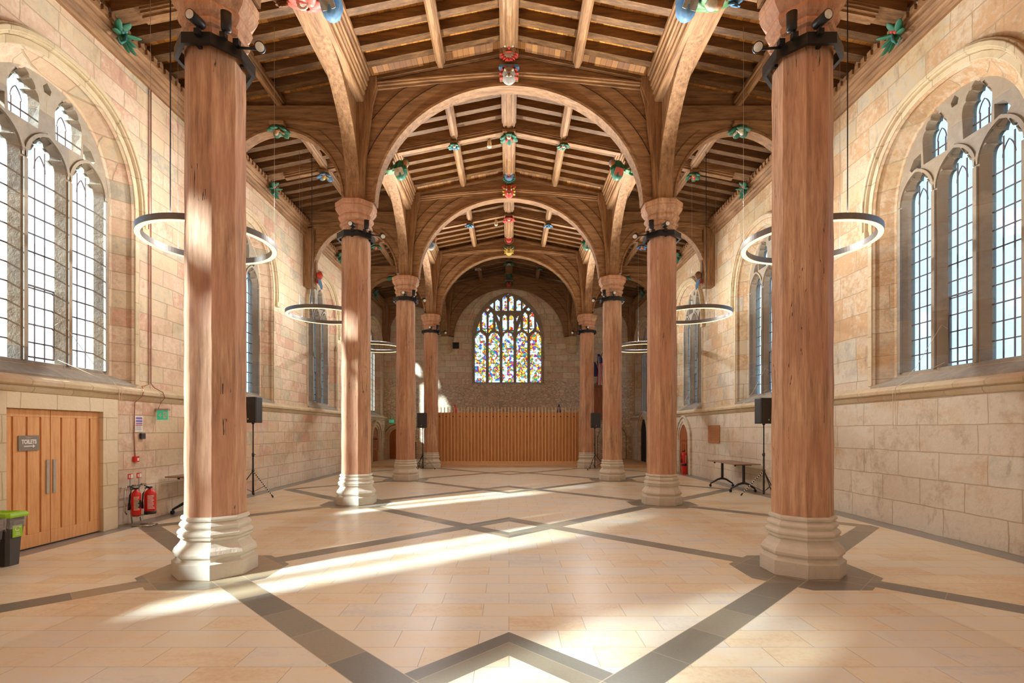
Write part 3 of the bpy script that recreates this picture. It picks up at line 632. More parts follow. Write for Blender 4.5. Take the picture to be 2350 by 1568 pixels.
# ------------------------------------------------------------ trusses
mYZ = lambda x: (lambda p, q, t: (x + t, p, q))
def tie_bot(x): return 9.22 - .26 * (abs(x) / 3.1) ** 1.3
def make_truss():
    root = thing('roof_truss', 'x', 'roof truss', group='oak roof trusses')
    xs = [-3.2 + 6.4 * i / 24 for i in range(25)]
    MB().band([(x, tie_bot(x) + .07) for x in xs], [(x, nave_h(x) - .03) for x in xs], -.15, .15).build('tie_beam', M_OX, root, bevel=.012)
    mb = MB()
    for d0, d1, w in ((0, .05, .12), (.05, .09, .17), (.09, .12, .19)): mb.band([(x, tie_bot(x) + d0) for x in xs], [(x, tie_bot(x) + d1) for x in xs], -w, w)
    for s in (-1, 1):
        for h0, h1, w in ((.10, .15, .20), (.15, .19, .18)): mb.band([(x, nave_h(x) - h1) for x in xs], [(x, nave_h(x) - h0) for x in xs], -w, w)
    mb.build('tie_moulding', M_OX, root)
    for s in (-1, 1):
        intr = [(s * 2.9 * cos(t_), 6.45 + 2.6 * sin(t_)) for t_ in [R(1.5) + R(88.5) * i / 22 for i in range(23)]]
        def clip(P_): return [(s * min(abs(p), 3.14), min(q, tie_bot(p) + .03)) for p, q in P_]
        o1 = clip(offset(intr, s * .40)); o2 = clip(offset(intr, s * .72)); o3 = clip(offset(intr, s * 1.5))
        MB().band(clip(offset(intr, s * .03)), o1, -.10, .10).build('arch_brace', M_OX, root)
        mb = MB(); mb.band(intr, clip(offset(intr, s * .05)), -.14, .14); mb.band(clip(offset(intr, s * .03)), clip(offset(intr, s * .09)), -.12, .12); mb.build('brace_rib', M_OX, root)
        MB().band(o1, o2, -.085, .085).build('spandrel_board', M_OX, root)
        mb = MB(); mb.band(clip(offset(intr, s * .395)), clip(offset(intr, s * .41)), -.102, .102); mb.band(clip(offset(intr, s * .715)), clip(offset(intr, s * .728)), -.087, .087); mb.build('board_gap', M_DARK, root)
        MB().band(o2, [(s * 3.16, tie_bot(3.16) + .03)] * len(o2), -.07, .07).build('spandrel_board', M_OX, root)
        # jowled post on the column head
        def oct_post(x0, x1, dy, z): xm = (x0 + x1) / 2; return [(s * x0, -dy, z), (s * x1, -dy, z), (s * x1, dy, z), (s * x0, dy, z)]
        MB().loft([oct_post(3.16, 3.52, .17, 6.5), oct_post(3.12, 3.56, .19, 7.4), oct_post(2.98, 3.6, .2, 8.6), oct_post(2.84, 3.6, .21, 9.0), oct_post(2.84, 3.6, .21, 9.22)]).build('post', M_OZ, root, bevel=.02)
        mb = MB(); mb.loft([[(s * (x + dx), y, z) for dx, y in ((-.03, -.20), (.03, -.20), (.03, -.14), (-.03, -.14))] for x, z in ((3.14, 6.5), (3.1, 7.4), (2.96, 8.6), (2.86, 8.98))]); mb.build('post_moulding', M_OZ, root)
        # aisle side
        xa = [s * (3.5 + 3.12 * i / 16) for i in range(17)]; ab = lambda x: 8.17 - .13 * ((abs(x) - 4.97) / 1.4) ** 2
        MB().band([(x, ab(x) + .07) for x in xa], [(x, 8.62) for x in xa], -.15, .15).build('aisle_tie', M_OX, root, bevel=.01)
        mb = MB()
        for d0, d1, w in ((0, .05, .12), (.05, .09, .17), (.09, .12, .18)): mb.band([(x, ab(x) + d0) for x in xa], [(x, ab(x) + d1) for x in xa], -w, w)
        mb.build('aisle_tie_moulding', M_OX, root)
        MB().band([(x, 8.6) for x in xa], [(x, aisle_h(x) + .19) for x in xa], -.04, .02).build('gable_board', M_OX, root)
        for s2 in (-1, 1):
            it = [(s * (4.96 + s2 * 1.34 * cos(t_)), 6.60 + 1.5 * sin(t_)) for t_ in [R(2) + R(88) * i / 18 for i in range(19)]]; sg = s * s2
            lim = (lambda p: s * max(abs(p), 3.52)) if s2 < 0 else (lambda p: s * min(abs(p), 6.3))
            cl = lambda P_: [(lim(p), min(q, ab(p) + .03)) for p, q in P_]
            a1 = cl(offset(it, sg * .26)); a2 = cl(offset(it, sg * .05))
            MB().band(cl(offset(it, sg * .03)), a1, -.10, .10).build('arch_brace', M_OX, root)
            mb = MB(); mb.band(it, a2, -.13, .13); mb.build('brace_rib', M_OX, root)
            MB().band(a1, [(lim(s * (2 if s2 < 0 else 9)), 8.08)] * len(a1), -.08, .08).build('spandrel_board', M_OX, root)
        MB().box(*sorted((s * 6.26, s * 6.61)), -.17, .17, 6.22, 8.2).build('wall_post', M_OZ, root, bevel=.02)
        MB().box(*sorted((s * 6.22, s * 6.27)), -.08, .08, 6.5, 8.1).build('wall_post_moulding', M_OZ, root)
        # arcade braces, running along the hall
        for s2 in (-1, 1):
            it = [(s2 * (.14 + 2.1 * (1 - cos(t_))), 6.5 + 2.17 * sin(t_)) for t_ in [R(90) * i / 18 for i in range(19)]]
            o_ = offset(it, -s2 * .42 if True else 0); o_ = [(s2 * max(s2 * p, .05), min(q, 8.7)) for p, q in o_]
            MB().band([(s2 * max(s2 * p, .05), min(q, 8.7)) for p, q in offset(it, -s2 * .03)], o_, -.09, .09, mYZ(s * 3.36)).build('arcade_brace', M_OZ, root)
            o5 = [(s2 * max(s2 * p, .05), min(q, 8.7)) for p, q in offset(it, -s2 * .06)]
            MB().band(it, o5, -.14, .14, mYZ(s * 3.36)).build('arcade_rib', M_OZ, root)
            MB().band(o_, [(s2 * .06, 8.7)] * len(o_), -.07, .07, mYZ(s * 3.36)).build('spandrel_board', M_OZ, root)
    return root
TZ = ZC + [YB - .22]
t0 = make_truss(); t0.location = (0, TZ[0], 0); t0['label'] = 'arched oak roof truss resting on the nearest pair of columns'
tl = ['', 'second pair of columns', 'third pair of columns', 'farthest pair of columns', '']
for i in range(1, 4): dup(t0, (0, TZ[i], 0), label='arched oak roof truss resting on the ' + tl[i])
dup(t0, (0, TZ[4], 0), label='arched oak roof truss set against the end wall around the stained glass')

# ------------------------------------------------------------ long timbers
def long_beam(name, prof, lab, sx=1, mat=M_OY, y0=6.1, y1=YB - .05):
    return MB().sweep(prof, y0, y1, sx).build(name, mat, label=lab, cat='beam')
for s in (-1, 1):
    long_beam('arcade_plate', [(3.62, 8.66), (3.14, 8.66), (3.12, 8.70), (3.12, 8.80), (3.09, 8.83), (3.09, 8.90), (3.06, 8.93), (3.06, 8.98), (3.03, 9.0), (3.03, 9.1), (3.0, 9.12), (3.0, 9.2), (2.97, 9.22), (2.97, 9.30), (3.62, 9.30)], 'heavy moulded oak arcade plate running above the %s row of columns' % SIDE[s], s, y0=YF)
    long_beam('nave_purlin', [(1.37, 9.62), (1.37, 9.50), (1.40, 9.47), (1.40, 9.44), (1.43, 9.40), (1.51, 9.40), (1.54, 9.44), (1.54, 9.47), (1.57, 9.50), (1.57, 9.62)], 'slender moulded oak purlin along the %s slope of the central roof' % SIDE[s], s)
    long_beam('aisle_purlin', [(4.87, 8.8), (4.87, 8.70), (4.90, 8.68), (4.90, 8.65), (4.93, 8.61), (5.01, 8.61), (5.04, 8.65), (5.04, 8.68), (5.07, 8.70), (5.07, 8.8)], 'moulded oak purlin along the roof of the %s aisle' % SIDE[s], s)
long_beam('ridge_beam', [(-.19, 10.0), (-.19, 9.82), (-.16, 9.80), (-.16, 9.76), (-.12, 9.74), (-.12, 9.71), (-.06, 9.69), (-.05, 9.66), (.05, 9.66), (.06, 9.69), (.12, 9.71), (.12, 9.74), (.16, 9.76), (.16, 9.80), (.19, 9.82), (.19, 10.0)], 'moulded oak ridge beam along the centre of the roof')
# principal rafters at mid-bay and the common rafters
def slope_beam(mb, f0, f1, h, y, w, d0, d1): mb.prism([(f0, h(f0) + d0), (f1, h(f1) + d0), (f1, h(f1) + d1), (f0, h(f0) + d1)], y - w, y + w)
MID = [Z0 + B * (k + .5) for k in range(3)] + [(ZC[3] + YB - .2) / 2]
bays = ['first', 'second', 'third', 'fourth']
for kk, y in enumerate(MID):
    for s in (-1, 1):
        mb = MB(); slope_beam(mb, s * .17, s * 3.02, nave_h, y, .15, -.08, .19)
        for q0, q1, w in ((-.20, -.15, .07), (-.15, -.11, .11), (-.11, -.07, .14)): slope_beam(mb, s * .17, s * 3.02, nave_h, y, w, q0, q1)
        mb.build('principal_rafter', M_OX, label='thick moulded rafter, %s slope of the central roof, middle of the %s bay' % (SIDE[s], bays[kk]), cat='rafter', group='moulded mid-bay rafters')
        mb = MB(); slope_beam(mb, s * 3.55, s * 6.5, aisle_h, y, .16, .0, .19)
        for q0, q1, w in ((-.12, -.08, .07), (-.08, -.04, .12), (-.04, .0, .15)): slope_beam(mb, s * 3.6, s * 6.05, aisle_h, y, w, q0, q1)
        mb.build('principal_rafter', M_OX, label='thick moulded rafter across the %s aisle roof, middle of the %s bay' % (SIDE[s], bays[kk]), cat='rafter', group='moulded mid-bay rafters')
lines = sorted(TZ + MID); proto = {}
for s in (-1, 1):
    for key, f0, f1, h in (('nave', .1, 3.1, nave_h), ('aisle', 3.55, 6.62, aisle_h)):
        for i in range(len(lines) - 1):
            a, b = lines[i], lines[i + 1]
            if a < 5.9 and key == 'nave' and False: continue
            halfn = ['front half of first bay', 'rear half of first bay', 'front half of second bay', 'rear half of second bay', 'front half of third bay', 'rear half of third bay', 'front half of last bay', 'rear half of last bay'][i]
            for j in range(1, 6):
                y = a + (b - a) * j / 6
                if y < 6.6: continue
                if (s, key) not in proto:
                    mb = MB(); slope_beam(mb, s * f0, s * f1, h, 0, .08, .0, .19); o = mb.build('rafter', M_RAFT, loc=(0, y, 0)); proto[(s, key)] = o
                else: o = proto[(s, key)].copy(); C.objects.link(o); o.location = (0, y, random.Random(int(y * 100)).uniform(-.012, .006))
                nm = 'central roof' if key == 'nave' else 'aisle roof'
                tag(o, 'plain oak rafter, %s side of the %s, %s' % (SIDE[s], nm, halfn), 'rafter', 'common rafters, %s %s, %s' % (SIDE[s], key, halfn))

# ------------------------------------------------------------ ring lights
def make_ring():
    root = thing('ring_light', 'x', 'ring light', group='hanging ring lights')
    n = 120; cr = lambda r, z: [(r * cos(2 * PI * i / n), r * sin(2 * PI * i / n), z) for i in range(n)]
    MB().loft([cr(.93, 0), cr(.93, .095), cr(1.02, .095), cr(1.02, 0), cr(1.005, 0), cr(1.005, .012), cr(.945, .012), cr(.945, 0), cr(.93, 0)], caps=False, smooth=False).build('housing', M_RING, root)
    MB().loft([cr(.936, .010), cr(.936, -.002), cr(1.014, -.002), cr(1.014, .010), cr(.936, .010)], caps=False).build('light_strip', M_LED, root)
    MB().loft([cr(.95, .0955), cr(.95, .099), cr(1.0, .099), cr(1.0, .0955), cr(.95, .0955)], caps=False).build('light_strip', M_ROOFGLOW, root)  # added glowing band on the ring top, unseen from below, lights the roof
    for a, r, m, nm in ((-90, .008, M_BLACK, 'power_cable'), (30, .0028, M_STEEL, 'wire'), (150, .0028, M_STEEL, 'wire'), (250, .0028, M_STEEL, 'wire')):
        x, y = .975 * cos(R(a)), .975 * sin(R(a)); MB().tube([(x, y, .09), (x, y, 1.2), (x, y, 4.0)], r, 6).build(nm, m, root)
    return root
ring0 = make_ring()
for kk, y in enumerate([8.38, 13.7, 19.0]):
    for s in (-1, 1):
        lab = 'glowing ring light hanging in the %s aisle, %s from the viewer' % (SIDE[s], ['nearest', 'second', 'third'][kk])
        if kk == 0 and s == -1: ring0.location = (s * 4.96, y, 4.68); ring0['label'] = lab
        else: dup(ring0, (s * 4.96, y, 4.68), label=lab)

# ------------------------------------------------------------ carved and painted bosses
rnd = random.Random(5)
def lobe(mb, c, d, ln, w):
    d = Vector(d).normalized(); q = d.to_track_quat('Z', 'Y').to_matrix(); p = Vector(c) + d * ln * .5
    mb.ball(tuple(p), (w, w * .45, ln * .55), 12, 8, .16, 3, q)
def leaf_boss(name, loc, r, c1, c2, label, grp, c3=None, drop=(0, 0, -1)):
    root = thing(name, label, 'carved boss', loc, group=grp)
    MB().box(-r * .8, r * .8, -r * .8, r * .8, -r * .1, r * .35).build('block', M_OX, root, bevel=r * .1)
    mb = MB()
    for i in range(6):
        a = 2 * PI * i / 6 + rnd.random() * .6; lobe(mb, (cos(a) * r * .2, sin(a) * r * .2, -r * .1), (cos(a), sin(a), -.55), r * (.9 + .3 * rnd.random()), r * .42)
    mb.build('foliage', PA[c1], root)
    mb = MB()
    for i in range(3):
        a = 2 * PI * i / 3 + rnd.random(); lobe(mb, (cos(a) * r * .15, sin(a) * r * .15, -r * .35), (cos(a) * .6, sin(a) * .6 - .3, -.7), r * .55, r * .3)
    mb.build('flower', PA[c2], root)
    if c3: MB().ball((0, -r * .45, -r * .55), (r * .3, r * .3, r * .32), 12, 8).build('bud', PA[c3], root)
    return root
def face_boss(loc, r, skin, hair, label, teeth=False, band=None):
    root = thing('face_boss', label, 'carved boss', loc, group='painted bosses on the ridge')
    MB().box(-r, r, -r * .3, r, -r * .2, r * .5).build('block', M_OX, root, bevel=.01)
    MB().ball((0, -r * .25, 0), (r * .8, r * .7, r * .85), 16, 12).build('face', PA[skin], root)
    mb = MB()
    for i in range(9):
        a = R(200 + 140 * i / 8) if not teeth else R(-20 + 220 * i / 8); lobe(mb, (cos(a) * r * .55, -r * .3, sin(a) * r * .6), (cos(a), -.3, sin(a)), r * .5, r * .26)
    mb.build('mane', PA[hair], root)
    mb = MB()
    for s in (-1, 1): mb.ball((s * r * .36, -r * .88, r * .25), r * .16, 10, 8)
    mb.build('eyes', PA['white'], root)
    mb = MB()
    for s in (-1, 1): mb.ball((s * r * .36, -r * 1.02, r * .25), r * .06, 8, 6)
    mb.tube([(-r * .4, -r * .82, -r * .35), (0, -r * .98, -r * .45), (r * .4, -r * .82, -r * .35)], r * .06, 6); mb.ball((0, -r * .98, 0), (r * .14, r * .12, r * .2), 8, 6)
    mb.build('mouth', PA['red' if not teeth else 'brown'], root)
    if teeth:
        mb = MB(); [mb.box(s * r * .2 - .02, s * r * .2 + .02, -r * 1.03, -r * .9, -r * .5, -r * .3) for s in (-1, 1)]; mb.build('teeth', PA['white'], root)
    if band: 
        mb = MB(); [lobe(mb, (s * r * .2, 0, r * .9), (s, -.2, .1), r * .9, r * .4) for s in (-1, 1)]; mb.box(-r, r, -r * .5, r * .3, r * .8, r * 1.1); mb.build('collar', PA[band], root)
    return root
on = ['', 'second', 'third', 'fourth', 'last']
tc = {1: ('brown', 'red', 'grey', 'red'), 2: ('blue', 'green', 'red', 'yellow'), 3: ('red', 'brown', 'yellow', 'yellow'), 4: ('green', 'teal', 'red', 'green')}
for i in (1, 2, 3, 4):
    a, b, c_, d_ = tc[i]; y = TZ[i] - .15
    face_boss((0, y - .08, 9.66), .20, a, b, 'painted %s face with %s mane on the ridge, upper boss of the %s truss' % (a, b, on[i]))
    face_boss((0, y - .06, 9.17), .20, c_, d_, 'grotesque %s mouth with %s surround under the centre of the %s truss' % (c_, d_, on[i]), True, ['blue', 'red', 'teal', 'grey'][i - 1])
nm = ['nearest', 'second', 'third', 'farthest']
ridgecol = [('red', 'white'), ('green', 'red'), ('red', 'red'), ('green', 'white')]
for kk, y in enumerate(MID):
    if kk > 0: leaf_boss('ridge_boss', (0, y - .05, 9.6), .21, ridgecol[kk][0], ridgecol[kk][1], '%s and %s boss on the ridge beam midway along the %s bay' % (*ridgecol[kk], bays[kk]), 'painted bosses on the ridge', 'white')
    for s in (-1, 1):
        pc = {(-1, 1): ('teal', 'blue', 'white'), (1, 1): ('green', 'pink', 'white'), (-1, 2): ('blue', 'teal', None), (1, 2): ('blue', 'teal', None), (-1, 3): ('white', 'grey', None), (1, 3): ('green', 'grey', None), (-1, 0): ('green', 'red', None), (1, 0): ('green', 'red', None)}[(s, kk)]
        if kk > 0:
            leaf_boss('purlin_boss', (s * 1.47, y - .05, 9.33), .15, pc[0], pc[1], '%s boss with %s petals under the %s purlin, middle of the %s bay' % (pc[0], pc[1], SIDE[s], bays[kk]), 'painted bosses on the nave purlins', pc[2])
            ac = {(-1, 1): ('blue', 'yellow'), (1, 1): ('green', 'red'), (-1, 2): ('green', 'red'), (1, 2): ('blue', 'red'), (-1, 3): ('green', 'teal'), (1, 3): ('red', 'green')}[(s, kk)]
            leaf_boss('aisle_boss', (s * 4.97, y - .05, 8.54), .18, ac[0], ac[1], '%s and %s carved boss under the %s aisle purlin, %s bay' % (ac[0], ac[1], SIDE[s], bays[kk]), 'painted bosses on the aisle purlins', 'flesh')
        # leaf on the wall plate
        cc = [('green', 'teal' if s < 0 else 'red'), ('green', 'pink'), ('green', 'red'), ('teal', 'grey')][kk]
        root = thing('carved_leaf', 'curling %s and %s painted leaf on the %s wall plate, %s bay' % (*cc, SIDE[s], bays[kk]), 'carved leaf', (s * 6.42, y - .12, 8.08), group='painted leaves on the wall plates')
        mb = MB()
        for i in range(7): a = R(-50 + 36 * i + (0 if kk else 0)); lobe(mb, (-s * .02, 0, .02), (-s * .45, cos(a) * .9, sin(a) * .8 - .5), .26 + .05 * (i % 2), .055)
        mb.build('foliage', PA[cc[0]], root)
        mb = MB(); [mb.ball((-s * (.10 + .02 * i), -.03 + .05 * (i % 2), .04 + .045 * i), .035, 10, 8) for i in range(4)]; mb.build('berries', PA[cc[1]], root)
        MB().tube([(-s * .03, .1, .2), (-s * .10, .06, .08), (-s * .12, 0, -.08), (-s * .10, -.06, -.18), (-s * .08, -.12, -.14), (-s * .09, -.09, -.08)], [.012, .02, .026, .024, .016, .008], 8).build('stem', PA['teal'], root)
for i in (1, 2, 3):
    for s in (-1, 1):
        tcx = {(-1, 1): ('green', 'flesh'), (1, 1): ('green', 'white'), (-1, 2): ('green', 'teal'), (1, 2): ('green', 'red'), (-1, 3): ('green', 'teal'), (1, 3): ('teal', 'red')}[(s, i)]
        leaf_boss('tie_boss', (s * 4.97, TZ[i] - .12, 8.16), .2, tcx[0], tcx[1], '%s and %s leafy boss under the %s aisle tie of the %s truss' % (*tcx, SIDE[s], on[i]), 'painted bosses on the aisle ties', 'white' if (s, i) == (1, 1) else None)
        # shield-bearing head at the foot of each wall post
        root = thing('shield_figure', 'painted head above a blue shield on the %s wall post of the %s truss' % (SIDE[s], on[i]), 'carved figure', (s * 6.2, TZ[i], 6.3), group='painted figures on the wall posts')
        MB().ball((-s * .08, -.02, .30), (.10, .11, .14), 14, 10, .05, 6).build('head', PA['brown' if s > 0 else 'red'], root)
        MB().prism([(-.11, .18), (.11, .18), (.11, .02), (0, -.14), (-.11, .02)], -s * .05, -s * .10, lambda p, q, t: (t - s * .03 + s * q * .25, p, q)).build('shield', PA['blue'], root)
        mb = MB(); [lobe(mb, (-s * .02, .02, .2), (-.1 * s, cos(a), sin(a)), .22, .05) for a in (-2.6, -2.2, -1, -.5)]; mb.build('wing', PA['red'], root)
for kk in (0, 1, 2):
    for s in (-1, 1):
        y = MID[kk] - .1
        col = {(-1, 0): ('blue', 'teal', 'grey', 'pink', 'white', 'brown'), (1, 0): ('blue', 'yellow', 'grey', 'lightgreen', 'white', 'blue'), (-1, 1): ('green', 'green', 'white', 'lightgreen', 'white', 'teal'), (1, 1): ('green', 'blue', 'pink', 'lightgreen', 'green', 'pink'), (-1, 2): ('grey', 'red', 'blue', 'grey', 'teal', 'red'), (1, 2): ('green', 'red', 'white', 'red', 'teal', 'blue')}[(s, kk)]
        lab = {(-1, 0): 'carved figure in blue robe with grey book and pink leaves on the left arcade beam', (1, 0): 'green hooded bearded figure carved on the near right arcade beam', (-1, 1): 'green cloaked figure with book beside a pale leaf knot, second left bay', (1, 1): 'blue hooded figure in a dark green cloak, second right bay', (-1, 2): 'small grey and red carved figure on the left arcade beam, third bay', (1, 2): 'small green and red carved figure on the right arcade beam, third bay'}[(s, kk)]
        root = thing('carved_figure', lab, 'carved figure', (s * 3.3, y, 8.62), group='painted figures on the arcade beams')
        nx = -s   # towards the nave
        cx = nx * .38
        MB().ball((cx, .0, -.02), (.17, .20, .26), 24, 16, .09, 9).build('robe', PA[col[0]], root)
        mb = MB(); lobe(mb, (cx - .10, -.10, .10), (-.4, -.5, -.8), .28, .07); lobe(mb, (cx + .10, -.10, .10), (.3, -.5, -.8), .26, .07); mb.build('sleeve', PA[col[0]], root)
        mb = MB(); q = Matrix.Rotation(R(-55), 3, 'X') @ Matrix.Rotation(R(12 * s), 3, 'Z')
        for sg in (-1, 1):
            vs = [q @ Vector((sg * x_, z_, .02 - .05 * abs(x_) / .1)) + Vector((cx, -.19, -.14)) for x_, z_ in ((0, -.09), (.11, -.09), (.11, .09), (0, .09))]
            vs += [v + Vector((0, .03, .02)) for v in vs]; mb.add([tuple(v) for v in vs], [(0, 1, 2, 3), (7, 6, 5, 4), (0, 4, 5, 1), (1, 5, 6, 2), (2, 6, 7, 3), (3, 7, 4, 0)])
        mb.build('book', PA[col[2]], root)
        hx = cx + nx * .16
        MB().ball((hx, -.10, .10), (.075, .09, .10), 16, 12).build('face', PA['flesh'], root)
        MB().ball((hx - nx * .02, -.06, .14), (.10, .10, .11), 18, 12, .06, 7).build('hood', PA[col[1]], root)
        mb = MB()      # leaf volute (or hooded head on the right) under the beam
        for i in range(8):
            a = 2 * PI * i / 8; lobe(mb, (cos(a) * .05, -.05 + sin(a) * .05, -.12), (cos(a), sin(a) * .8 - .3, .15 + .35 * sin(a)), .26, .075)
        mb.build('drapery' if s > 0 and kk == 0 else 'foliage', PA[col[3]], root)
        mb = MB()
        pts = [(.13 * (1 - i / 16) * cos(i * .7), -.16 - .002 * i, -.16 + .13 * (1 - i / 16) * sin(i * .7)) for i in range(15)]
        mb.tube(pts, [.035 * (1 - i / 20) for i in range(15)], 10)
        if s > 0 and kk == 0:
            mb = MB(); mb.ball((-.04, -.20, -.16), (.11, .09, .12), 20, 14, .04, 12); mb.build('beard', PA[col[4]], root)
            MB().ball((.06, -.20, -.14), (.09, .09, .13), 16, 12).build('face', PA['flesh'], root)
            mb = MB(); mb.ball((.17, -.24, -.14), (.04, .03, .03), 8, 6); mb.ball((.06, -.29, -.10), (.02, .02, .015), 8, 6); mb.ball((.06, -.29, -.18), (.02, .02, .015), 8, 6); mb.build('features', PA['brown'], root)
        else: mb.build('volute', PA[col[4]], root)
        mb = MB()
        for i in range(6): a = R(140 + 30 * i); lobe(mb, (-nx * .33, -.02, -.02), (-nx * .2 + cos(a) * .5, -.7, sin(a) * .8), .24, .06)
        mb.ball((-nx * .42, -.12, .02), (.10, .12, .10), 14, 10, .1, 5)
        mb.build('beast', PA[col[5]], root)

# ------------------------------------------------------------ oak double door in its new stone surround, left wall
mb = MB(); XS, XD = -6.38, -6.44
for y0, y1, z0, z1 in ((4.2, 6.42, 0, 2.10), (7.95, 8.25, 0, 2.10), (6.42, 7.95, 1.89, 2.10)): mb.box(-6.52, XS, y0, y1, z0, z1)
mb.build('door_surround', M_NEW, kind='structure', bevel=.004)
dr = thing('door_1', None, None, (XD, 7.18, 0), kind='structure')
for nm_, y0, y1 in (('near', 6.42, 7.095), ('far', 7.105, 7.95)):
    y0 -= 7.18; y1 -= 7.18; w = y1 - y0; mb = MB(); mb.box(-.05, -.02, y0, y1, .02, 1.885)
    mb.box(-.02, .0, y0, y1, 1.78, 1.885); mb.box(-.02, .0, y0, y1, .02, .20)
    bw_ = (w - .03 * 3) / 4; yy = y0
    for i, fr_ in enumerate((.8, 1.15, 1.15, .9)):
        mb.box(-.02, -.001, yy, yy + bw_ * fr_, .20, 1.78); yy += bw_ * fr_ + .03
    leaf = mb.build('door_leaf', M_DOOR, dr, bevel=.004)
    hy = y1 - .045 if nm_ == 'near' else y0 + .05
    MB().box(.0, .012, hy - .022, hy + .022, .72, 1.19).build('handle', M_STEEL, leaf)
sg = thing('toilets_sign', 'grey TOILETS sign with a white arrow on the left oak door', 'sign', (-6.435, 6.77, 1.43))
MB().box(0, .008, -.145, .145, -.10, .10).build('board', M_SIGN, sg)
ROT = (R(90), 0, R(90))
text_mesh('TOILETS', .072, M_WHITE, 'lettering', sg, (.009, .0, .015), ROT, bold=.003).scale = (.78, 1.05, 1); text_mesh('THE GUILDHALL', .014, M_CREAM, 'small_lettering', sg, (.009, .0, .075), ROT)
MB().box(.009, .011, -.075, .05, -.048, -.036).prism([(.05, -.066), (.085, -.042), (.05, -.018)], .009, .011, lambda p, q, t: (t, p, q)).build('arrow', M_WHITE, sg)

# ------------------------------------------------------------ recycling bins
def make_bin(loc, lidc, label, sticker):
    root = thing('recycling_bin', label, 'bin', loc)
    q = lambda w, d, z: [(x, y, z) for x, y in ((-w + .03, -d), (w - .03, -d), (w, -d + .03), (w, d - .03), (w - .03, d), (-w + .03, d), (-w, d - .03), (-w, -d + .03))]
    MB().loft([q(.14, .085, 0), q(.155, .10, .36), q(.163, .108, .362), q(.175, .118, .56), q(.175, .118, .575)]).build('body', M_BIN, root)
    mb = MB(); rg = []
    for j in range(5):
        z = .595 - .14 * j / 4; rg.append([(x * (1.05 + .03 * sin(i * 2.3 + j)), y * (1.06 + .05 * cos(i * 1.9 + j)), z + (.02 * sin(i * 2.7) if j == 4 else 0)) for i, (x, y, _) in enumerate(q(.18, .122, 0))])
    mb.loft(rg, caps=False); mb.build('bin_liner', M_BAG, root)
    if lidc:
        MB().loft([q(.205, .145, .575), q(.205, .145, .595), q(.19, .13, .625), q(.15, .09, .635), q(.12, .07, .61)]).build('lid', lidc, root)
    if sticker:
        st = MB().box(.163, .1685, -.055, .065, .335, .475).build('sticker', M_LIME, root, loc=(0.0045, 0, 0))
        mb = MB(); pth = [(.035 * cos(R(a)), .435 + .028 * sin(R(a))) for a in range(40, 320, 14)]
        mb.band(pth, offset(pth, -.009), .1735, .1745, lambda p, q_, t: (t, p + .005, q_)); mb.prism([(.03, .462), (.052, .45), (.03, .435)], .1735, .1745, lambda p, q_, t: (t, p, q_)); mb.build('arrow_mark', M_WHITE, root)
        text_mesh('mixed', .018, M_WHITE, 'lettering', root, (.1738, .005, .385), ROT, bold=.0005); text_mesh('recycling', .018, M_WHITE, 'lettering', root, (.1738, .005, .365), ROT, bold=.0005)
    return root
make_bin((-6.01, 6.00, 0), M_LIME, 'dark grey recycling bin with a lime green lid, beside the oak door', True)
make_bin((-5.92, 5.66, 0), None, 'dark bin with a clear liner, cut off at the left edge', False)

# ------------------------------------------------------------ fire point, left wall
def make_ext(name, loc, r, h, label, dark, rz=0):
    root = thing(name, label, 'fire extinguisher', loc, rz, group='red fire extinguishers')
    MB().lathe([(r * .92, 0), (r, .015), (r, h * .78), (r * .93, h * .86), (r * .6, h * .94), (r * .28, h), (r * .2, h * 1.02)], 22, smooth=True).build('cylinder', M_RED, root)
    MB().box(-.018, .018, -.05, .03, h * 1.02, h * 1.08).tube([(0, -.02, h * 1.06), (0, -.14, h * 1.16)], .009, 6).tube([(0, -.02, h * 1.04), (0, -.13, h * 1.06)], .008, 6).build('valve', M_BLACK, root)
    MB().tube([(0, .02, h * 1.03), (-r * .8, .0, h * 1.06), (-r * 1.25, -.02, h * .8), (-r * 1.2, -.04, h * .45)], .011, 8).tube([(-r * 1.2, -.04, h * .5), (-r * 1.2, -.045, h * .22)], [.014, .022], 8).build('hose', M_BLACK, root)
    mb = MB(); 
    for j in range(11): z = h * (.22 + .05 * j); mb.loft([[((r + .0015) * cos(R(a)), (r + .0015) * sin(R(a)), zz) for a in range(-80, -9 - (j * 7) % 20, 10)] for zz in (z, z + h * .022)], caps=False, closed=False)
    mb.build('label_text', M_WHITE if not dark else M_CREAM, root)
    if dark: MB().loft([[((r + .001) * cos(R(a)), (r + .001) * sin(R(a)), zz) for a in range(-60, 30, 10)] for zz in (h * .3, h * .6)], caps=False, closed=False).build('label_panel', M_BLACK, root)
    else: MB().lathe([(r + .002, .0), (r + .003, .01), (r + .002, h * .12)], 22, smooth=True).build('base_ring', M_BLACK, root)
    return root
make_ext('fire_extinguisher', (-6.27, 8.50, .17), .072, .43, 'slim red fire extinguisher on the chrome stand, nearer the door', True)
make_ext('fire_extinguisher', (-6.16, 8.68, .17), .088, .43, 'wide red fire extinguisher with black base on the chrome stand', False)
st = thing('extinguisher_stand', 'chrome tubular stand holding two extinguishers by the left wall', 'stand', (-6.27, 8.6, 0))
mb = MB()
for yy in (-.1, .1):
    mb.tube([(.30, yy - .12, .014), (.02, yy - .12, .014), (-.07, yy, .05), (-.09, yy, .25), (-.09, yy, .62), (-.06, yy, .68), (.02, yy, .68)], .012, 8)
mb.tube([(-.1, -.18, .20), (-.1, -.22, .26), (-.1, -.22, .60), (-.1, -.18, .66), (-.1, .18, .66)], .012, 8).tube([(-.10, -.1, .25), (-.10, .1, .25)], .012, 8)
mb.tube([(.30, -.22, .014), (.30, -.02, .014)], .012, 8)
mb.build('frame', M_CHROME, st)
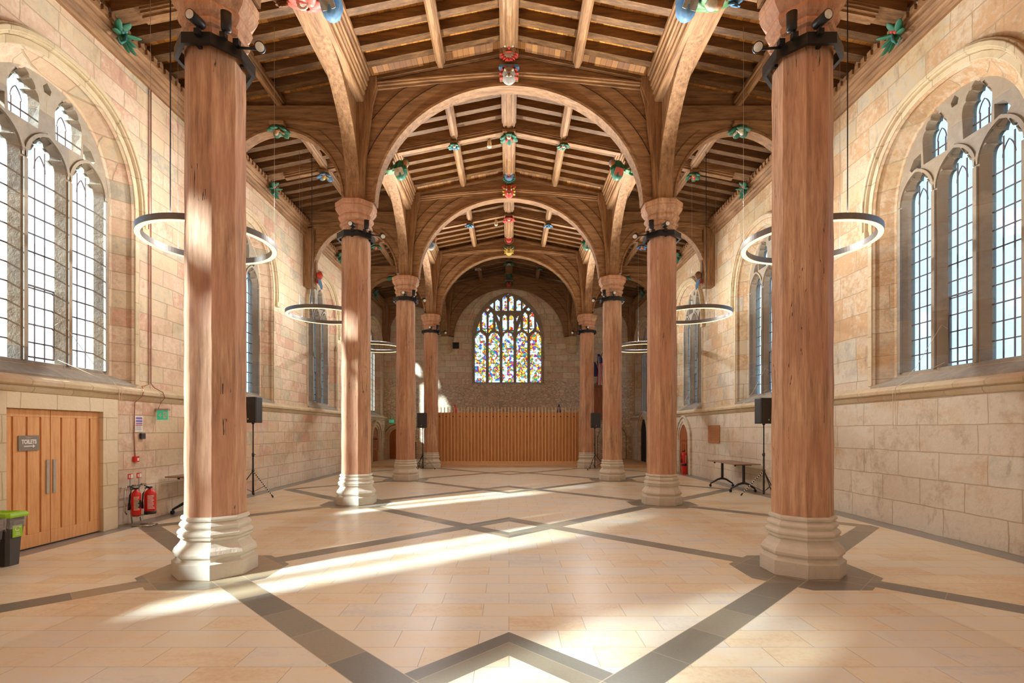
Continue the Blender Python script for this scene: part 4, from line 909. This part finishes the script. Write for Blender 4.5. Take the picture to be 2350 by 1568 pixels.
for yy in (-.1, .1): MB().box(-.03, .10, yy - .07, yy + .07, .155, .165).build('shelf', M_STEEL, st)
for yy in (-.1, .1):
    mb = MB().box(-.105, -.095, yy - .01, yy + .01, .62, .80); mb.build('sign_post', M_STEEL, st)
    p_ = MB().box(-.10, -.094, yy - .055, yy + .055, .78, .87).build('sign_panel', M_RED, st); MB().box(-.093, -.092, yy + .005, yy + .05, .79, .86).build('white_text', M_WHITE, p_); MB().box(-.093, -.092, yy - .04, yy - .01, .80, .85).build('flame_mark', M_CREAM, p_)
cp = thing('fire_call_point', 'small red fire call point on the left wall above the extinguishers', 'call point', (-6.495, 8.77, 1.1))
MB().box(0, .05, -.05, .05, -.05, .05).build('box', M_RED, cp, bevel=.004); MB().box(.05, .053, -.005, .035, -.03, .02).build('white_panel', M_WHITE, cp)
nt_ = thing('wall_notice', 'white fire notice with lilac bands pinned to the left wall', 'notice', (-6.495, 8.87, 1.71))
MB().box(0, .004, -.095, .095, -.14, .14).build('paper', M_WHITE, nt_)
mb = MB(); [mb.box(.0042, .0055, -.075, .075, z, z + h) for z, h in ((.085, .035), (.035, .035), (-.0, .02))]; mb.build('print_bands', M_LILAC, nt_)
mb = MB(); [mb.box(.0042, .0055, -.08, .075, z, z + .006) for z in (-.02, -.027)]; mb.build('red_line', M_RED, nt_); mb = MB(); [mb.box(.0042, .005, -.07, .05, z, z + .003) for z in (-.045, -.06, -.075, -.09, -.105)]; mb.build('small_print', M_BLK2, nt_)
kb = MB().box(0, .045, -.05, .05, -.05, .05).build('key_box', M_BLK2, loc=(-6.495, 8.93, 1.50), bevel=.008, label='small dark grey box on the left wall just under the notice', cat='box')
ex = thing('exit_sign', 'green running man exit sign with left arrow on the left wall', 'exit sign', (-6.44, 9.3, 1.88))
MB().box(-.055, .19, -.03, .03, .085, .12).build('housing', M_STEEL, ex)
MB().box(-.03, .165, -.008, .008, -.085, .085).build('panel', M_GREENS, ex)
fm = lambda p, q, t: (p, t, q)
mb = MB().prism([(.035, .0), (.07, .045), (.082, .034), (.062, .008), (.098, .008), (.098, -.008), (.062, -.008), (.082, -.034), (.07, -.045)], -.0095, -.0085, lambda p, q, t: (p - .035, t, q)); mb.build('arrow', M_WHITE, ex)
mb = MB(); mb.prism([(.085, -.06), (.15, -.06), (.15, .06), (.085, .06)], -.0095, -.0085, fm); mb.build('door_mark', M_WHITE, ex)
mb = MB(); mb.ball((.115, -.010, .038), (.010, .001, .010), 10, 6)
for a_ in ([(.115, .028), (.118, -.005)], [(.118, -.005), (.100, -.02), (.098, -.045)], [(.118, -.005), (.132, -.022), (.142, -.04)], [(.115, .022), (.100, .008), (.094, .015)], [(.115, .022), (.132, .008)]): mb.tube([(p, -.0105, q) for p, q in a_], .004, 6)
mb.build('running_man', M_GREENS, ex)

# cables and cords
def cable(name, pts, r, mat, label, cat='cable', group=None): return MB().tube(pts, r, 6).build(name, mat, label=label, cat=cat, group=group)
xw = -6.585
cable('cable_run', [(xw, 9.3, 7.86), (xw, 9.3, 5.2), (xw, 9.3, 2.46), (-6.52, 9.3, 2.38), (-6.38, 9.32, 2.30), (-6.37, 9.36, 2.20), (-6.43, 9.34, 2.12), (-6.45, 9.3, 2.0)], .008, M_COPPER, 'copper cable running down the left wall to the exit sign', group=None)
cable('cable_run', [(xw, 9.24, 7.86), (xw, 9.24, 2.44), (-6.56, 9.1, 2.40), (-6.50, 8.95, 2.38), (-6.39, 8.85, 2.30), (-6.38, 8.80, 2.2), (-6.47, 8.74, 2.08), (-6.487, 8.74, 1.6), (-6.487, 8.77, 1.15)], .007, M_COPPER, 'thin red cable running down the left wall to the fire call point')
for s, c, lab in ((-1, LWIN[2], 'white cord hanging from the casement of the near left window'), (1, RWIN[2], 'white cord hanging from the casement of the near right window'), (1, RWIN[3], 'white cord hanging from the casement of the second right window'), (1, RWIN[4], 'white cord hanging from the casement of the third right window')):
    e = c + .2; dd = .35 if s > 0 else .55
    cable('window_cord', [(s * 6.93, e, 3.2), (s * 6.88, e + .06, 3.28), (s * 6.62, e + dd * .7, 2.62), (s * 6.37, e + dd, 2.30), (s * 6.38, e + dd + .02, 1.95), (s * 6.40, e + dd + .03, 1.62), (s * 6.39, e + dd + .08, 1.62), (s * 6.37, e + dd + .06, 2.30), (s * 6.9, e + .02, 2.68)], .0035, M_CORD, lab, 'cord', 'white window cords')

# ------------------------------------------------------------ speakers on tripod stands
def make_stand(loc, rz, label, hgt, striped):
    root = thing('speaker_stand', label, 'speaker stand', loc, rz, group='black tripod speaker stands')
    MB().tube([(0, 0, .07), (0, 0, 1.0)], .019, 12).tube([(0, 0, .95), (0, 0, hgt)], .014, 12).build('pole', M_BLACK, root)
    MB().tube([(0, 0, .98), (0, 0, 1.06)], .028, 12).tube([(0, 0, .60), (0, 0, .66)], .03, 12).tube([(0, 0, .10), (0, 0, .14)], .027, 12).tube([(.02, 0, 1.02), (.07, 0, 1.02)], .008, 6).build('clamp', M_BLK2, root)
    for i in range(3):
        a = R(-60 + 120 * i); e = Vector((cos(a) * .5, sin(a) * .5, .02)); t_ = Vector((0, 0, .63))
        leg = MB().tube([t_, e], .012, 8).build('leg', M_BLACK, root)
        MB().tube([e + Vector((0, 0, -.012)), e + (t_ - e) * .05], .018, 8).build('foot', M_BLK2, leg)
        MB().tube([(0, 0, .13), t_ + (e - t_) * .58], .006, 6).build('brace', M_BLACK, root)
        if striped and i == 0:
            mb = MB(); 
            for j in range(13): mb.tube([t_ + (e - t_) * (.04 + .07 * j), t_ + (e - t_) * (.04 + .07 * j + .03)], .0155, 8)
            mb.build('hazard_tape', M_WHITE, leg)
    return root
def make_speaker(loc, rz, label):
    root = thing('loudspeaker', label, 'loudspeaker', loc, rz, group='black loudspeakers')
    q = lambda k, z: [(x * k, y, z) for x, y in ((-.185, -.16), (.185, -.16), (.195, -.12), (.12, .17), (-.12, .17), (-.195, -.12))]
    MB().loft([q(.96, 0), q(1, .02), q(1, .59), q(.96, .61)]).build('cabinet', M_BLK2, root, bevel=.006)
    MB().box(-.17, .17, -.172, -.16, .03, .58).build('grille', M_GRILLE, root, bevel=.004)
    MB().box(-.014, .014, -.176, -.172, .075, .105).build('badge', M_LENS, root)
    MB().tube([(0, .0, -.03), (0, 0, .02)], .03, 12).build('socket', M_BLACK, root)
    return root
for (x, y, rz, hs, who, st_) in ((-6.1, 12.05, R(55), 1.76, 'near left wall', True), (6.1, 12.1, R(-150), 1.74, 'near right wall', True), (-3.5, 20.55, R(75), 1.68, 'far left', True), (3.5, 20.6, R(-75), 1.68, 'far right', True)):
    make_stand((x, y, 0), rz, 'black tripod stand with striped tape on one leg, %s' % who, hs + .02, st_)
    make_speaker((x, y, hs + .02), R(-12 if x < 0 else 12), 'black loudspeaker on a tripod stand, %s' % who)

# ------------------------------------------------------------ folding tables on castors
def make_table(loc, ln, label):
    root = thing('flip_top_table', label, 'table', loc, group='long tables on castors')
    MB().box(-.34, .34, -ln / 2, ln / 2, .715, .74).build('tabletop', M_TOPW, root, bevel=.004)
    for s in (-1, 1):
        y = s * (ln / 2 - .22); lg = MB().box(-.03, .03, y - .02, y + .02, .20, .70)
        lg.tube([(0, y, .24), (-.14, y, .20), (-.34, y, .085)], [.03, .028, .02], 8).tube([(0, y, .24), (.12, y, .20), (.30, y, .085)], [.03, .028, .02], 8)
        lo = lg.build('leg', M_BLK2, root)
        for x in (-.34, .30): MB().tube([(x - .022, y, .036), (x + .022, y, .036)], .036, 14, smooth=False).build('castor', M_BLACK, lo)
        MB().box(-.2, .2, y - .03, y + .03, .69, .715).box(-.24, -.2, y - .01, y + .01, .665, .70).build('hinge_bracket', M_BLACK, root)
    return root
make_table((6.08, 13.75, 0), 1.75, 'long brown table on black castor legs against the right wall')
make_table((-6.08, 10.25, 0), 1.65, 'brown table half hidden behind the left foreground column')

# ------------------------------------------------------------ slatted oak screen
sc_ = thing('slatted_screen', 'wide honey oak slatted screen at the far end below the stained glass', 'screen', (-.02, 22.35, .1))
MB().box(-3.14, 3.14, 0, .05, 0, 2.29).build('panel', M_SCRP, sc_); MB().box(-3.14, 3.14, -.03, .0, 0, .14).build('skirting', M_SCR, sc_)
for i in range(43):
    x = -3.12 + .1485 * i; MB().box(x - .014, x + .014, -.075, .0, .14, 2.52).build('slat', M_SCR, sc_)
for i in range(21):
    x = -3.045 + .297 * i; MB().tube([(x, -.004, 2.11), (x, .001, 2.11)], .022, 12, smooth=False).build('peg_hole', M_DARK, sc_)

# ------------------------------------------------------------ east end: corbels, vent, monument, flags, doors
for s in (-1, 1):
    cb = thing('stone_corbel', 'carved stone corbel under the %s end of the far roof arch' % SIDE[s], 'corbel', (s * 3.34, YB - .03, 5.65), group='stone corbels')
    MB().lathe([(.16, 0), (.26, .06), (.30, .12), (.31, .42), (.33, .45), (.31, .48), (.35, .55), (.38, .60), (.38, .66), (.42, .70), (.42, .83), (.38, .85)], 8).build('capital', M_DRESS, cb)
    mb = MB(); [lobe(mb, (.30 * cos(R(a)), .30 * sin(R(a)), .16 + .1 * (j % 2)), (.1 * sin(a), .1, 1), .14, .05) for j, a in enumerate(range(-170, -5, 18))]; mb.build('carving', M_DRESS, cb)
vt = thing('wall_vent', 'square black metal vent on the end wall beside the left corbel', 'vent', (-2.8, YB - .005, 5.92)); mb = MB(); mb.box(-.16, .16, -.015, 0, 0, .32); mb.build('backing', M_BLACK, vt)
mb = MB(); [mb.box(-.16 + .064 * i - .006, -.16 + .064 * i + .006, -.03, -.015, 0, .32).box(-.16, .16, -.03, -.015, .064 * i - .006, .064 * i + .006) for i in range(6)]; mb.build('bars', M_BLK2, vt)
mo = thing('wall_monument', 'tall dark oak memorial board with a carved pediment, far right end wall', 'memorial', (5.15, YB - .01, 2.15))
MB().box(-.72, .72, -.10, 0, .12, 1.75).build('board', M_DOORD, mo); MB().box(-.80, .80, -.18, 0, 0, .12).box(-.80, .80, -.18, 0, 1.72, 1.82).build('cornice', M_OX, mo, bevel=.02)
MB().prism([(-.78, 1.82), (.78, 1.82), (.45, 2.02), (0, 2.22), (-.45, 2.02)], -.12, 0).build('pediment', M_OX, mo)
def arch_door(root, w, spring, rise, mp, leafm, depth, surr):
    pth = [(w, 0)] + pointed(w, rise, spring, 16) + [(-w, 0)]
    mb = MB(); mb.band(offset(pth, .0), offset(pth, .10), -.02, depth * .6, mp); mb.band(offset(pth, .10), offset(pth, .22), -.02, depth, mp); mb.band(offset(pth, .26), offset(pth, .34), -.02, depth * 1.3, mp); mb.build('stone_surround', surr, root)
    MB().prism([(u, v) for u, v in pth], -.02, .012, mp).build('door_leaf', leafm, root)
    if leafm == M_DOORD:
        mb = MB(); 
        for u in (-.5, 0, .5):
            for z0, z1 in ((.1, .55), (.65, 1.1), (1.2, spring)): mb.box(*(0, 0), 0, 0, 0, 0) if False else mb.prism([(w * u - w * .19, z0), (w * u + w * .19, z0), (w * u + w * .19, z1), (w * u - w * .19, z1)], .012, .03, mp)
        mb.build('door_panels', leafm, root)
d2 = thing('door_2', None, None, (-5.80, YB, .1), kind='structure'); arch_door(d2, .50, 1.15, .42, lambda p, q, t: (p, -t, q), M_DOORD, .14, M_DRESS)
d3 = thing('door_3', None, None, (-WL, 24.4, .1), kind='structure'); arch_door(d3, .60, 1.05, .6, lambda p, q, t: (t, p, q), M_DOORD, .12, M_DRESS)
d4 = thing('door_4', None, None, (WL, 18.75, 0), kind='structure'); arch_door(d4, .44, 1.25, .58, lambda p, q, t: (-t, p, q), M_DOORD, .05, M_WR)
d5 = thing('door_5', None, None, (5.42, YB, .1), kind='structure'); arch_door(d5, .52, 1.05, .5, lambda p, q, t: (p, -t, q), M_DRESS, .10, M_WB)
d6 = thing('door_6', None, None, (WL, 24.2, .1), kind='structure'); arch_door(d6, .60, 1.3, .8, lambda p, q, t: (-t, p, q), M_DARK, .12, M_WR)  # dark sheet instead of a leaf paints the shade of the opening
make_ext('fire_extinguisher', (6.35, 18.35, .32), .09, .5, 'red fire extinguisher in the narrow arched doorway of the right wall', False)
MB().box(6.30, 6.43, 18.28, 18.45, 0, .315).build('extinguisher_plinth', M_RED, label='small red block under the extinguisher in the right doorway', cat='stand')
pq = thing('wall_plaque', 'plain tan wooden plaque on the right wall above the table', 'plaque', (WL - .002, 16.0, 1.2)); MB().box(-.03, 0, -.44, .44, 0, .56).build('panel', M_PLAQUE, pq, bevel=.006)
mb = MB(); [mb.box(-.0325, -.03, -.34, .34, .08 + .045 * i, .088 + .045 * i) for i in range(9)]; mb.build('engraved_lines', M_DOORD, pq)
# flags
def flag(root, x0, z0, z1, w, y, cols, nm_='cloth'):
    for j, (m, a, b) in enumerate(cols):
        rg = []
        for i in range(9):
            v = i / 8; z = z0 + (z1 - z0) * v
            rg.append([(x0 + w * u * (.35 + .65 * v) + .02 * sin(v * 4), y + .035 * sin(u * 15 + v * 2), z) for u in [a + (b - a) * q / 3 for q in range(4)]])
        mb = MB(); mb.loft(rg, caps=False, closed=False); mb.loft([[(x, yy + .004, z) for x, yy, z in r] for r in rg], caps=False, closed=False); mb.build(nm_, m, root)
f1 = thing('national_flag', 'stars and stripes flag hanging from a pole on the far right end wall', 'flag', (4.58, YB - .55, 3.95))
MB().tube([(-.45, .5, -.1), (.3, -.05, 1.75)], .016, 8).build('pole', M_BLACK, f1); MB().ball((.3, -.05, 1.78), .05, 10, 8).build('finial', M_BLACK, f1)
flag(f1, .0, 1.55, .0, .42, 0, [(M_WHITE if i % 2 else M_CRIM, i / 7, (i + 1) / 7) for i in range(7)], 'stripe'); flag(f1, -.01, 1.6, 1.12, .36, -.02, [(M_NAVY, 0, 1)], 'canton')
mb = MB(); rr = random.Random(2); [mb.ball((.03 + .03 * (i % 4) + .012 * (i // 4 % 2), -.065, 1.18 + .045 * (i // 4)), .009, 6, 4) for i in range(28)]; mb.build('stars', M_WHITE, f1)
f2 = thing('navy_flag', 'dark navy flag on a crossed pole beside the striped flag', 'flag', (4.48, YB - .45, 4.3)); MB().tube([(-.2, .4, 1.2), (.45, .0, -.15)], .014, 8).build('pole', M_BLACK, f2)
flag(f2, -.1, .85, .1, .32, .0, [(M_NAVY, 0, 1)])
# things standing behind the screen
def cone_flag(loc, m, label, nm_):
    r_ = thing(nm_, label, 'furled flag', loc); MB().tube([(0, 0, 0), (0, 0, 2.65)], .012, 8).build('pole', M_BLACK, r_); MB().lathe([(.02, 1.9), (.10, 2.0), (.09, 2.3), (.03, 2.62), (.01, 2.7)], 10, smooth=True).build('cloth', m, r_)
cone_flag((-2.42, 22.75, .1), M_RED, 'red furled flag tip showing above the left part of the screen', 'furled_flag')
cone_flag((2.25, 22.75, .1), M_NAVY, 'dark blue furled flag tip showing above the right part of the screen', 'furled_flag')

# stacked black chairs between the far left columns
def make_chair():
    root = thing('stacking_chair', 'x', 'chair', group='black stacked chairs')
    MB().box(-.22, .22, -.20, .22, .42, .45).build('seat', M_BLK2, root, bevel=.008); mb = MB().box(-.21, .21, .20, .225, .70, .84); mb.build('backrest', M_BLK2, root, bevel=.006)
    mb = MB(); [mb.tube([(x, .21, .44), (x, .215, .84)], .011, 6) for x in (-.21, -.07, .07, .21)]; mb.build('back_frame', M_BLACK, root)
    for x in (-.2, .2):
        for y in (-.19, .2): MB().tube([(x, y, .0), (x, y, .43)], .011, 6).build('leg', M_BLACK, root)
    return root
ch = make_chair(); ch.location = (-4.15, 21.2, 0); ch['label'] = 'black stacking chair at the bottom of the stack behind the far left stand'
for i in range(1, 4): dup(ch, (-4.15, 21.2, .09 * i), label=['', 'black stacking chair second from the bottom of the far left stack', 'black stacking chair third from the bottom of the far left stack', 'topmost black stacking chair of the far left stack'][i])

# ceiling devices
for x, y, z, lab in ((-.55, 14.2, 9.62, 'white dome detector on the nave roof in the second bay'), (-.50, 19.6, 9.62, 'white dome detector on the nave roof in the third bay')):
    r_ = thing('smoke_detector', lab, 'detector', (x, y, z), group='white dome detectors'); MB().lathe([(.05, .14), (.06, 0), (.055, -.02), (.07, -.03), (.065, -.06), (.03, -.085), (.005, -.09)], 14, smooth=True).build('dome', M_CREAM, r_)
r_ = thing('roof_bracket', 'small black metal fixing on a rafter above the second arch', 'bracket', (-1.12, 11.9, 9.62)); MB().box(-.13, .13, -.03, .03, 0, .035).build('plate', M_BLACK, r_); mb = MB(); [mb.box(-.12 + .045 * i, -.10 + .045 * i, -.03, .03, -.03, 0) for i in range(6)]; mb.build('teeth', M_BLACK, r_)
r_ = thing('exit_sign', 'tiny green exit sign high in the far left corner', 'exit sign', (-6.3, YB - .1, 2.0)); MB().box(0, .25, -.02, .02, 0, .16).build('panel', M_GREENS, r_); MB().box(.05, .12, -.024, -.02, .04, .12).build('arrow', M_WHITE, r_)
